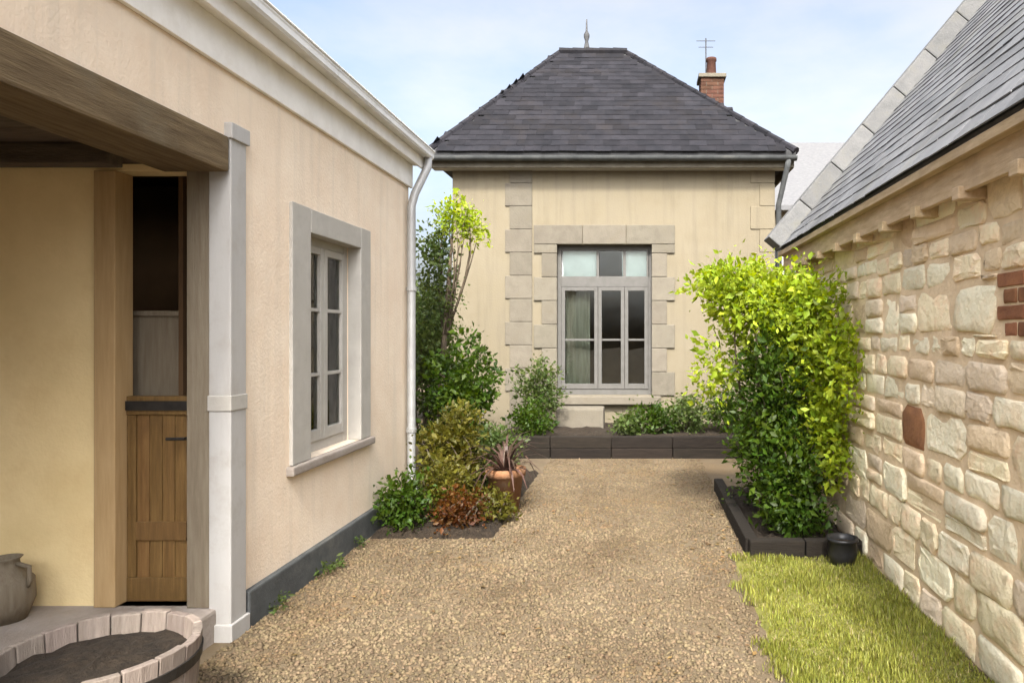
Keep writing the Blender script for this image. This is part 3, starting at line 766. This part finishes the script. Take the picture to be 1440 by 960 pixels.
def tri_slope(P, Q, T0, T1, w, g, limit):
    """slates a slope whose eave runs P->Q and whose top edge runs T0->T1"""
    P, Q, T0, T1 = map(Vector, (P, Q, T0, T1))
    A = (Q - P).normalized(); L = (Q - P).length
    up = (T0 - P); up = up - A * up.dot(A); S = up.length; U = up.normalized()
    a0, a1 = (T0 - P).dot(A), (T1 - P).dot(A)
    def inside(u, v):
        t = min(1, (v + g * 0.5) / S)
        return v < S - g * 0.6 and a0 * t + w * 0.25 <= u <= L + (a1 - L) * t - w * 0.25
    slating(froof, P - U * 0.03, A, U, w, g, L, S, inside, M['slate_dark'], limit)


tri_slope(v[0], v[1], r0, r1, 0.262, 0.172, 300)
tri_slope(v[1], v[2], r1, r1, 0.262, 0.172, 0)
tri_slope(v[3], v[0], r0, r0, 0.262, 0.172, 0)


def cap_run(P, Q, n, rad, m, parent, name):
    P, Q = Vector(P), Vector(Q)
    for i in range(n):
        a, b = P.lerp(Q, i / n), P.lerp(Q, (i + 1.06) / n)
        MB().tube([a, b], [rad, rad * 0.86], 8).build(name, m, parent)


cap_run(v[0], r0, 14, 0.065, M['slate_dark'], fh, 'hip_tile')
cap_run(v[1], r1, 15, 0.065, M['slate_dark'], fh, 'hip_tile')
cap_run(Vector(r0) + Vector((0, 0, 0.02)), Vector(r1) + Vector((0, 0, 0.02)), 5, 0.085, M['slate_dark'], fh, 'ridge_tile')
MB().lathe((-0.98, ry, 7.0), [(0.07, 0.0), (0.05, 0.1), (0.03, 0.2), (0.055, 0.28), (0.055, 0.33), (0.02, 0.4), (0.012, 0.62)], 12, True).build('finial', M['lead'], fh, smooth=True)
# gutter, fascia and soffit at the front
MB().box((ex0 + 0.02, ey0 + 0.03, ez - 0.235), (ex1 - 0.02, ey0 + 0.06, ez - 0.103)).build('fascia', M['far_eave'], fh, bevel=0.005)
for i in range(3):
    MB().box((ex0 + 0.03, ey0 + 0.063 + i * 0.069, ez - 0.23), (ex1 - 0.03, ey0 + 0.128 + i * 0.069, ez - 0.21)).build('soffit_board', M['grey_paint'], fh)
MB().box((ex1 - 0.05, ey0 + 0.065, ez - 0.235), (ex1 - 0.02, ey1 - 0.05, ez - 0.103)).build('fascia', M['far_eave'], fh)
gy = ey0 - 0.045
gp = [(gy - 0.065 * math.cos(math.pi * i / 10), ez - 0.09 - 0.065 * math.sin(math.pi * i / 10)) for i in range(11)]
gp2 = [(gy - 0.06 * math.cos(math.pi * i / 10), ez - 0.09 - 0.06 * math.sin(math.pi * i / 10)) for i in range(11)]
MB().prism([(ex0, y, zz) for y, zz in gp + gp2[::-1]], (ex1 - ex0, 0, 0)).build('gutter', M['plinth_grey'], fh)
MB().tube([(ex1 - 0.12, gy, ez - 0.14), (ex1 - 0.14, gy, ez - 0.24), (FX1 + 0.075, FY + 0.0, ez - 0.75), (FX1 + 0.075, FY + 0.02, 0.1)], 0.042, 12).build('downpipe', M['plinth_grey'], fh, smooth=True)
# chimney stack of brick on the right hip
cx0, cx1, cy0, cy1 = 1.18, 1.62, ry - 0.25, ry + 0.15
ch = MB().box((cx0 + 0.012, cy0 + 0.012, 4.9), (cx1 - 0.012, cy1 - 0.012, 6.42)).build('chimney', M['far_eave'], fh)
bw, bh = 0.215, 0.075
for r_ in range(20):
    zb = 4.92 + r_ * bh
    o_ = 0 if r_ % 2 else bw / 2
    xs = [cx0] + [x for x in np.arange(cx0 + (o_ or bw), cx1 - 0.03, bw)] + [cx1]
    for a, b in zip(xs[:-1], xs[1:]):
        MB().box((a + 0.005, cy0, zb + 0.005), (b - 0.005, cy0 + 0.08, zb + bh - 0.005)).build('brick', M['far_brick'], ch)
    for a, b in ((cy0 + 0.083, cy0 + 0.2 + o_ / 2), (cy0 + 0.21 + o_ / 2, cy1)):
        MB().box((cx0, a, zb + 0.005), (cx0 + 0.06, b, zb + bh - 0.005)).build('brick', M['far_brick'], ch)
MB().box((cx0 - 0.04, cy0 - 0.04, 6.418), (cx1 + 0.04, cy1 + 0.04, 6.49)).build('chimney_cap', M['grey_stone'], ch, bevel=0.01)
MB().lathe(((cx0 + cx1) / 2, (cy0 + cy1) / 2, 6.48), [(0.11, 0), (0.095, 0.05), (0.085, 0.3), (0.10, 0.32), (0.10, 0.37), (0.07, 0.37), (0.07, 0.1)], 16).build('chimney_pot', M['far_brick'], ch, smooth=True)

for r_ in range(14):
    zb = 4.88 + r_ * bh
    for a, b in ((0.74, 0.95), (0.96, cx0 - 0.005)) if r_ % 2 else ((0.74, 0.84), (0.85, 1.06), (1.07, cx0 - 0.005)):
        MB().box((a, cy0 + 0.03, zb + 0.005), (b, cy1 - 0.03, zb + bh - 0.005)).build('brick', M['far_brick'], ch)
MB().box((0.75, cy0 + 0.042, 4.8), (cx0 + 0.01, cy1 - 0.042, 5.93)).build('shoulder', M['far_eave'], ch)
MB().tube([(1.3, ry - 0.02, 6.45), (1.3, ry - 0.02, 7.25)], 0.012, 6).tube([(1.12, ry - 0.02, 7.2), (1.48, ry - 0.02, 7.2)], 0.006, 6).tube([(1.16, ry - 0.02, 7.08), (1.44, ry - 0.02, 7.08)], 0.006, 6).build('aerial', M['lead'], ch)

# neighbouring house far behind on the right
nh = empty('distant_house', (5.2, 23, 0), 'distant house with pale grey roof seen between the stone house and the slate roofed house', 'house')
MB().box((2.6, 21.0, 0), (9.0, 26.0, 5.5)).build('wall', M['far_render'], nh)
nr = MB().prism([(2.3, 20.6, 5.35), (2.3, 20.6, 5.5), (2.3, 23.5, 8.2), (2.3, 26.4, 5.5), (2.3, 26.4, 5.35)], (7.0, 0, 0)).build('roof', M['far_slate'], nh)
for i in range(2):
    x = 4.0 + i * 2.6
    f_ = MB().box((x, 20.93, 3.0), (x + 0.9, 20.99, 4.3)).build('window', M['white_paint'], nh)
    MB().box((x + 0.08, 20.915, 3.08), (x + 0.41, 20.927, 4.22)).build('pane', M['black_glaze'], f_)
    MB().box((x + 0.49, 20.915, 3.08), (x + 0.82, 20.927, 4.22)).build('pane', M['black_glaze'], f_)


# ---------------------------------------------------------------- plants
def leaves_at(P, D, size, aspect=0.55, fold=0.25):
    """folded leaf of four triangles at each point P pointing roughly along D"""
    n = len(P)
    D = D / (np.linalg.norm(D, axis=1)[:, None] + 1e-9)
    S = np.cross(D, rng.normal(size=(n, 3))); S /= (np.linalg.norm(S, axis=1)[:, None] + 1e-9)
    N = np.cross(D, S)
    s = (size * rng.uniform(0.4, 1.0, n) * rng.choice((0.75, 1.0, 1.45), n))[:, None]
    a = P; b = P + D * s
    m1 = P + D * s * 0.45 + S * s * aspect * 0.5 + N * s * fold * 0.4
    m2 = P + D * s * 0.45 - S * s * aspect * 0.5 + N * s * fold * 0.4
    v = np.stack([a, m1, b, m2], 1).reshape(-1, 3)
    i = np.arange(n)[:, None] * 4
    f = np.concatenate([i + np.array([[0, 1, 2]]), i + np.array([[0, 2, 3]])], 0)
    return v, f


def cloud(lobes, nclump, per, spread, size, droop=0.3, shell=0.55, aspect=0.55):
    """lobes: (cx,cy,cz,rx,ry,rz,weight); clumps sit through the volume with more towards the outside"""
    L = np.array(lobes, float); w = L[:, 6] / L[:, 6].sum()
    k = rng.choice(len(L), nclump, p=w)
    d = rng.normal(size=(nclump, 3)); d /= np.linalg.norm(d, axis=1)[:, None]
    r = rng.random(nclump) ** shell * rng.uniform(0.8, 1.14, nclump)
    c = L[k, :3] + d * L[k, 3:6] * r[:, None]
    out = d * 0.8 + np.array([0, 0, 0.35])
    P = np.repeat(c, per, 0) + rng.normal(size=(nclump * per, 3)) * spread
    D = np.repeat(out, per, 0) + rng.normal(size=(nclump * per, 3)) * 0.75 - np.array([0, 0, droop])
    return leaves_at(P, D, size, aspect), c


def limbs(root, tips, r0, m, parent, name='trunk', bend=0.15, k=6):
    mb = MB(); root = Vector(root)
    for t in tips:
        t = Vector(t); pts = []; n = 5
        q = Vector((random.uniform(-bend, bend), random.uniform(-bend, bend), 0))
        st = root + Vector((random.uniform(-0.04, 0.04), random.uniform(-0.04, 0.04), 0))
        for i in range(n + 1):
            u = i / n
            pts.append(st.lerp(t, u) + q * math.sin(u * math.pi) + Vector((0, 0, 0.12 * math.sin(u * math.pi))))
        mb.tube(pts, [r0 * (1 - 0.85 * i / n) for i in range(n + 1)], k)
    return mb.build(name, m, parent, smooth=True)


def plant(name, root, lobes, nclump, per, spread, size, leafm, label, cat, group=None, stems=8, r0=0.02, part='foliage', shell=0.55, aspect=0.55, droop=0.3, xmax=None, xmin=None):
    t = empty(name, root, label, cat, group)
    (v, f), c = cloud(lobes, nclump, per, spread, size, droop, shell, aspect)
    if xmax is not None: v[:, 0] = np.minimum(v[:, 0], xmax + rng.uniform(-0.03, 0.0, len(v)))
    if xmin is not None: v[:, 0] = np.maximum(v[:, 0], xmin + rng.uniform(0, 0.03, len(v)))
    v[:, 2] = np.maximum(v[:, 2], root[2] + 0.01)
    o = np_mesh(part, v, f, leafm, t)
    tips = c[rng.choice(len(c), min(stems, len(c)), replace=False)]
    if xmax is not None: tips[:, 0] = np.minimum(tips[:, 0], xmax - 0.05)
    if xmin is not None: tips[:, 0] = np.maximum(tips[:, 0], xmin + 0.05)
    limbs(root, tips, r0, M['bark'], t, 'stem')
    return t


# bed and bush on the right
sheet('flower_bed', 0.86, RX + 0.02, 4.95, 7.0, 0.06, M['soil'], None, 14, 30, 0.03)
for i, (a, b) in enumerate(((0.80, 1.19), (1.20, 1.60))):
    o = MB().box((a, 4.86, -0.02), (b, 4.95, 0.13)).build('timber_edging', M['sleeper'], None, bevel=0.01)
    tag(o, ['short dark timber edging at the gravel corner of the bush bed', 'short dark timber edging of the bush bed touching the stone wall'][i], 'edging')
for i in range(2):
    o = MB().box((0.78, 4.955 + i * 1.03, -0.02), (0.87, 5.975 + i * 1.03, 0.125)).build('timber_edging', M['sleeper'], None, bevel=0.01)
    tag(o, ['long dark timber edging between gravel and bush bed, lawn end', 'long dark timber edging between gravel and bush bed, far end'][i], 'edging')
plant('garden_shrub', (1.28, 5.7, 0.03), [
    (1.06, 5.72, 1.86, 0.50, 0.40, 0.34, 3.4), (0.76, 5.7, 2.02, 0.40, 0.32, 0.20, 1.0), (1.36, 5.65, 1.75, 0.26, 0.42, 0.36, 1.6),
    (1.45, 5.45, 1.25, 0.17, 0.36, 0.5, 1.5), (1.42, 5.35, 1.85, 0.2, 0.4, 0.25, 0.6), (1.5, 4.98, 1.4, 0.09, 0.24, 0.42, 0.6), (1.48, 5.2, 0.85, 0.12, 0.28, 0.4, 0.7), (0.72, 5.75, 1.35, 0.24, 0.3, 0.42, 0.55)],
    520, 26, 0.065, 0.07, M['leaf_lime'], 'large bright lime green shrub against the stone house wall', 'shrub', stems=26, r0=0.022, part='crown', xmax=RX - 0.03)
plant('shrub_shade_core', (1.08, 5.6, 0.03), [(1.08, 5.55, 1.1, 0.28, 0.36, 0.62, 2.4), (1.18, 5.45, 0.55, 0.28, 0.36, 0.42, 1.6), (1.05, 5.9, 0.6, 0.28, 0.3, 0.45, 1.0), (1.2, 5.25, 0.30, 0.24, 0.24, 0.26, 0.9), (1.3, 6.2, 1.0, 0.3, 0.3, 0.6, 1)], 420, 26, 0.06, 0.062, M['leaf_green'], 'shaded core of the lime green shrub by the stone house, shade coloured into dark green leaves', 'shrub', stems=18, part='crown', xmax=RX - 0.03)  # separate dark leaves put the lime shrub's inner shade into colour

# raised sleeper bed across the far end
for i in range(5):
    x0 = -1.92 + i * 0.79
    for r_ in range(2):
        o = MB().box((x0 + (0.0 if r_ else 0.004), 8.80 + 0.006 * r_, -0.02 + 0.15 * r_), (x0 + 0.784, 8.92, 0.128 + 0.15 * r_)).build('sleeper', M['sleeper'], None, bevel=0.012)
        tag(o, ('upper' if r_ else 'lower') + ' dark timber sleeper ' + ['of the raised bed behind the terracotta pot', 'of the raised bed below the left half of the window', 'of the raised bed below the right half of the window', 'of the raised bed below the low dark green mound', 'of the raised bed partly hidden by the lime shrub'][i], 'sleeper', 'sleepers of the raised bed')
sheet('raised_bed_soil', -1.95, 2.05, 8.93, FY - 0.02, 0.24, M['soil'], None, 40, 16, 0.03)
for i, (x, y, zc, rx, rz, n, lm, lab) in enumerate([
    (-1.40, 9.7, 0.80, 0.34, 0.55, 110, 'leaf_soft', 'loose mid green shrub left of the grey framed window of the far house'),
    (-1.42, 9.2, 0.42, 0.30, 0.24, 70, 'leaf_green', 'low dark green mound at the sleeper bed corner by the bronze plant'),
    (0.20, 9.4, 0.42, 0.40, 0.20, 80, 'leaf_green', 'low dark green mound right of the window above the sleepers'),
    (0.75, 9.5, 0.48, 0.42, 0.26, 90, 'leaf_soft', 'soft green low plant between the dark mound and the lime shrub'),
    (-0.15, 9.3, 0.36, 0.22, 0.12, 40, 'leaf_soft', 'tiny tuft of green below the window of the far house'),
    (1.30, 9.5, 0.62, 0.45, 0.38, 90, 'leaf_green', 'dark green shrub at the sleeper bed end behind the lime shrub')]):
    plant('bed_plant', (x, y, 0.22), [(x, y, zc, rx, 0.3, rz, 1)], n, 22, 0.055, 0.065, M[lm], lab, 'plant', stems=6, r0=0.012)
# stone bench-like trough under the window
tr = MB().box((-1.2, 9.98, 0.2), (-0.5, 10.34, 0.52)).build('stone_trough', M['grey_stone'], None, bevel=0.03)
tag(tr, 'grey stone trough in the raised bed below the far window', 'trough')

# bed along the end of the left house
sheet('border_soil', LX + 0.03, -1.12, 5.32, 7.9, 0.05, M['soil'], None, 18, 34, 0.03)
for i, (x, y, zc, rx, rz, n, lm, sz, lab) in enumerate([
    (-1.90, 5.55, 0.24, 0.20, 0.22, 70, 'leaf_green', 0.055, 'dark green mound at the foot of the cream wall beside its grey plinth'),
    (-1.62, 5.85, 0.30, 0.26, 0.26, 90, 'leaf_olive', 0.055, 'olive green mound in the border by the cream house'),
    (-1.45, 5.55, 0.15, 0.22, 0.14, 70, 'leaf_rust', 0.045, 'rust coloured low plant at the gravel edge of the border'),
    (-1.22, 5.75, 0.13, 0.17, 0.13, 50, 'leaf_olive', 0.05, 'small olive tuft spilling onto the gravel by the terracotta pot'),
    (-1.72, 6.35, 0.55, 0.32, 0.42, 130, 'leaf_olive', 0.06, 'upright olive yellow shrub beside the zinc downpipe'),
    (-1.42, 6.7, 0.42, 0.26, 0.34, 90, 'leaf_soft', 0.06, 'soft green rounded plant behind the terracotta pot'),
    (-1.85, 7.15, 0.95, 0.36, 0.72, 190, 'leaf_green', 0.07, 'tall deep green shrub behind the corner of the cream house')]):
    plant('border_plant', (x, y, 0.03), [(x, y, zc, rx, rx, rz, 1)], n, 24, 0.05, sz, M[lm], lab, 'plant', stems=7, r0=0.012)

# slender tree past the corner
t = empty('slender_tree', (-2.22, 7.75, 0), 'slender tree with yellow green top beyond the cream house corner', 'tree')
(v, f), c = cloud([(-2.08, 7.75, 2.92, 0.24, 0.24, 0.24, 2.2), (-1.9, 7.75, 2.8, 0.18, 0.2, 0.16, 0.8)], 62, 20, 0.06, 0.062)
np_mesh('crown', v, f, M['leaf_lime'], t)
(v2, f2), c2 = cloud([(-2.26, 7.75, 2.05, 0.2, 0.2, 0.75, 1.2), (-2.3, 7.75, 2.5, 0.16, 0.2, 0.4, 0.6)], 120, 20, 0.06, 0.06)
np_mesh('lower_foliage', v2, f2, M['leaf_soft'], t)
MB().tube([(-2.22, 7.75, -0.03), (-2.24, 7.76, 0.9), (-2.18, 7.74, 1.8), (-2.1, 7.75, 2.8)], [0.045, 0.038, 0.03, 0.01], 10).build('trunk', M['bark'], t, smooth=True)
limbs((-2.2, 7.75, 1.6), c[:14], 0.014, M['bark'], t, 'limb')
plant('climbing_plant', (-2.55, 8.3, 0.0), [(-2.55, 8.3, 1.2, 0.28, 0.3, 1.15, 2), (-2.2, 8.35, 0.85, 0.26, 0.3, 0.7, 1.1)], 190, 24, 0.07, 0.075, M['leaf_soft'], 'tall grey green shrub filling the gap between the cream house and the far house', 'shrub', stems=14, r0=0.02, part='crown')

# hedge and trees beyond the gaps so that the place goes on
for i, (x, y, hh, lab) in enumerate([(-6.5, 15.5, 3.4, 'round garden tree behind the cream house'), (3.6, 14.0, 2.6, 'small bushy tree behind the stone house'), (-4.3, 12.4, 2.5, 'bushy shrub beside the far house wall')]):
    t = empty('garden_tree', (x, y, 0), lab, 'tree')
    (v, f), c = cloud([(x, y, hh * 0.62, hh * 0.36, hh * 0.36, hh * 0.36, 1)], 320, 20, 0.14, 0.15)
    np_mesh('crown', v, f, M['far_leaf'], t)
    limbs((x, y, -0.03), c[:10], 0.07, M['bark'], t, 'trunk')

# terracotta pot with a bronze strap-leaved plant
pot = empty('terracotta_pot', (-1.19, 6.14, 0), 'terracotta flower pot standing at the gravel edge of the left border', 'flower pot')
PZ = 0.0
MB().lathe((-1.19, 6.14, PZ), [(0.0, 0.0), (0.115, 0.0), (0.155, 0.33), (0.178, 0.335), (0.182, 0.40), (0.155, 0.405), (0.15, 0.36)], 28).build('body', M['terracotta'], pot, smooth=True)
MB().lathe((-1.19, 6.14, PZ), [(0.155, 0.365), (0.08, 0.375), (0.0, 0.372)], 20).build('compost', M['soil'], pot)
bz = empty('bronze_cordyline', (-1.19, 6.14, 0.36), 'dark bronze spiky leaved plant growing in the terracotta pot', 'plant')
mb = MB()
for i in range(46):
    a = random.uniform(0, 2 * math.pi); tilt = random.uniform(0.05, 1.15); L = random.uniform(0.32, 0.52)
    d = Vector((math.cos(a), math.sin(a), 0)); s = Vector((-math.sin(a), math.cos(a), 0))
    p0 = Vector((-1.19, 6.14, 0.37)) + d * 0.02; prev = None; row = []
    for k in range(5):
        u = k / 4; tt = tilt + u * u * 0.7
        p = p0 + (d * math.sin(tt) + Vector((0, 0, math.cos(tt)))) * L * u
        w = 0.016 * (1 - u) ** 0.6 + 0.0015
        row.append((p - s * w, p + s * w))
    vv = [q for r_ in row for q in r_]
    mb.add(vv, [(2 * k, 2 * k + 1, 2 * k + 3, 2 * k + 2) for k in range(4)])
mb.build('foliage', M['leaf_bronze'], bz)

# ---------------------------------------------------------------- lawn strip
sheet('lawn', 0.64, RX + 0.02, 1.6, 4.86, 0.012, M['turf'], None, 16, 50, 0.006)


def blades(n, keep):
    x = rng.uniform(0.56, RX - 0.01, n); y = 2.4 * (4.9 / 2.4) ** rng.random(n)
    k = keep(x, y); x, y = x[k], y[k]; n = len(x)
    a = rng.uniform(0, 2 * np.pi, n); h = rng.uniform(0.015, 0.06, n) * (0.75 + 0.45 * np.sin(x * 9 + 1 + np.sin(y * 5)) * np.sin(y * 6 + x * 3)); lean = rng.normal(0, 0.4, n)
    w = rng.uniform(0.002, 0.0042, n)
    d = np.stack([np.cos(a), np.sin(a), 0 * a], 1); s = np.stack([-np.sin(a), np.cos(a), 0 * a], 1)
    p = np.stack([x, y, 0 * x + 0.01], 1)
    up = np.array([0, 0, 1.0])
    m_ = p + up * (h * 0.55)[:, None] + d * (h * lean * 0.35)[:, None]
    t_ = p + up * h[:, None] + d * (h * lean)[:, None]
    v = np.stack([p - s * w[:, None], p + s * w[:, None], m_ + s * (w * 0.8)[:, None], m_ - s * (w * 0.8)[:, None], t_], 1).reshape(-1, 3)
    i = np.arange(n)[:, None] * 5
    f = np.concatenate([i + np.array([[0, 1, 2]]), i + np.array([[0, 2, 3]]), i + np.array([[3, 2, 4]])], 0)
    return v, f


def lawn_edge(y): return 0.66 + 0.05 * np.sin(y * 7) + 0.03 * np.sin(y * 23)


def lawn_keep(p):
    def k(x, y):
        e = np.clip((x - lawn_edge(y) + 0.03) / 0.16, 0, 1)
        thin = np.clip(0.68 + 0.30 * np.sin(x * 13 + 2 * np.sin(y * 4)) * np.sin(y * 11) + 0.22 * np.sin(x * 5.1 + y * 3.3), 0.08, 1)
        return rng.random(len(x)) < e * thin * p
    return k


v, f = blades(15000, lawn_keep(0.8))
g = np_mesh('dry_grass', v * np.array([1, 1, 0.8]), f, M['straw'])
tag(g, 'dry straw coloured blades mixed into the grass strip', 'grass', kind='stuff')
v, f = blades(64000, lawn_keep(1.0))
g = np_mesh('grass', v, f, M['grass'])
tag(g, 'strip of lime green grass along the foot of the stone house', 'grass', kind='stuff')

# fallen leaves blown over the gravel, thicker by the beds
n = 420
lx = np.concatenate([rng.uniform(-1.9, 1.0, 170), rng.normal(0.66, 0.16, 120), rng.normal(-1.15, 0.3, 130)])
ly = np.concatenate([rng.uniform(3.0, 8.6, 170), rng.uniform(4.6, 7.2, 120), rng.uniform(4.7, 7.0, 130)])
k = (lx > -2.0) & (lx < 0.8); lx, ly = lx[k], ly[k]
P = np.stack([lx, ly, 0 * lx + 0.016], 1)
a = rng.uniform(0, 2 * np.pi, len(lx))
v, f = leaves_at(P, np.stack([np.cos(a), np.sin(a), rng.normal(0, 0.12, len(lx))], 1), 0.045)
v[:, 2] = 0.014 + np.abs(v[:, 2] - 0.016) * 0.5
tag(np_mesh('fallen_leaves', v, f, M['dead_leaf']), 'scattered dry fallen leaves lying on the gravel', 'leaves', kind='stuff')
# tufts of weed along the foot of the walls
WD = [(-2.08, y, 0.05) for y in (3.95, 4.5, 4.62, 5.1)] + [(1.50, y, 0.05) for y in ()]
for i, (x, y, zc) in enumerate(WD):
    t = empty('weed_tuft', (x, y, 0), ['small weed at the grey plinth next to the white post', 'small weed at the grey plinth below the near end of the sill', 'small weed at the grey plinth right below the window', 'small weed at the grey plinth near the dark green mound'][i], 'weed')
    (v, f), c = cloud([(x + 0.02, y, zc, 0.045, 0.06, 0.045, 1)], 9, 7, 0.015, 0.04, aspect=0.35)
    v[:, 2] = np.maximum(v[:, 2], 0.006)
    np_mesh('foliage', v, f, M['leaf_soft'], t)

# ---------------------------------------------------------------- small things
bp = empty('black_pot', (1.42, 4.74, 0.0), 'small black glazed flower pot on the grass by the stone wall', 'flower pot')
MB().lathe((1.42, 4.74, 0.0), [(0.0, 0.0), (0.075, 0.0), (0.10, 0.09), (0.095, 0.17), (0.108, 0.175), (0.108, 0.195), (0.09, 0.195), (0.085, 0.15)], 24).build('body', M['black_glaze'], bp, smooth=True)
MB().lathe((1.42, 4.74, 0.0), [(0.088, 0.155), (0.0, 0.162)], 20).build('compost', M['soil'], bp)

# half barrel planter beside the porch
BX, BY, BR, BZ = -2.02, 2.55, 0.335, 0.44
ba = empty('half_barrel', (BX, BY, 0), 'weathered half barrel planter full of dark compost beside the porch', 'planter')
ns = 18
for i in range(ns):
    a0, a1 = 2 * math.pi * i / ns + 0.008, 2 * math.pi * (i + 1) / ns - 0.008
    pts = []
    prof = [(BR - 0.055, 0.0), (BR - 0.02, 0.2), (BR, BZ), (BR - 0.032, BZ), (BR - 0.052, 0.2), (BR - 0.085, 0.0)]
    zo = random.uniform(-0.005, 0.005)
    vv = [(BX + r_ * math.cos(a), BY + r_ * math.sin(a), zz + (zo if zz == BZ else 0)) for a in (a0, (a0 + a1) / 2, a1) for r_, zz in prof]
    k = 6; ff = []
    for s in range(2):
        for j in range(k): ff.append((s * k + j, s * k + (j + 1) % k, (s + 1) * k + (j + 1) % k, (s + 1) * k + j))
    ff += [tuple(range(k)), tuple(range(3 * k - 1, 2 * k - 1, -1))]
    MB().add(vv, ff).build('stave', M['barrel_wood'], ba, bevel=0.003, seg=1)
for z0 in (0.08, 0.34):
    r_ = BR - 0.055 + (0.035 * z0 / 0.2 if z0 < 0.2 else 0.035 + 0.02 * (z0 - 0.2) / 0.24)
    MB().lathe((BX, BY, z0), [(r_ - 0.002, 0), (r_ + 0.006, 0), (r_ + 0.010, 0.04), (r_ + 0.002, 0.04)], 40).build('hoop', M['iron'], ba)
n = 16; vv = [(BX, BY, BZ - 0.05)]; ff = []
rings = 7
for r_ in range(1, rings + 1):
    for j in range(n * 2): vv.append((BX + (BR - 0.034) * r_ / rings * math.cos(math.pi * j / n), BY + (BR - 0.034) * r_ / rings * math.sin(math.pi * j / n), BZ - 0.055 - 0.02 * (r_ / rings) ** 2 + random.uniform(-0.012, 0.012)))
for j in range(n * 2): ff.append((0, 1 + j, 1 + (j + 1) % (n * 2)))
for r_ in range(rings - 1):
    for j in range(n * 2):
        a = 1 + r_ * n * 2; b = a + n * 2
        ff.append((a + j, b + j, b + (j + 1) % (n * 2), a + (j + 1) % (n * 2)))
MB().add(vv, ff).build('compost', M['soil'], ba, smooth=True)

# stoneware jar on the step by the ochre wall
jr = empty('stoneware_jar', (-3.17, 3.42, 0.17), 'brown stoneware jar standing on the doorstep against the ochre porch wall', 'jar')
MB().lathe((-3.17, 3.42, 0.168), [(0.0, 0.0), (0.085, 0.0), (0.12, 0.10), (0.115, 0.2), (0.06, 0.27), (0.055, 0.30), (0.07, 0.315), (0.055, 0.315), (0.045, 0.28)], 26).build('body', M['jamb_wood'], jr, smooth=True)
MB().tube([(-3.17 + 0.062, 3.42, 0.168 + 0.285), (-3.17 + 0.12, 3.42, 0.168 + 0.27), (-3.17 + 0.125, 3.42, 0.168 + 0.2), (-3.17 + 0.112, 3.42, 0.168 + 0.17)], 0.011, 8).build('handle', M['jamb_wood'], jr, smooth=True)
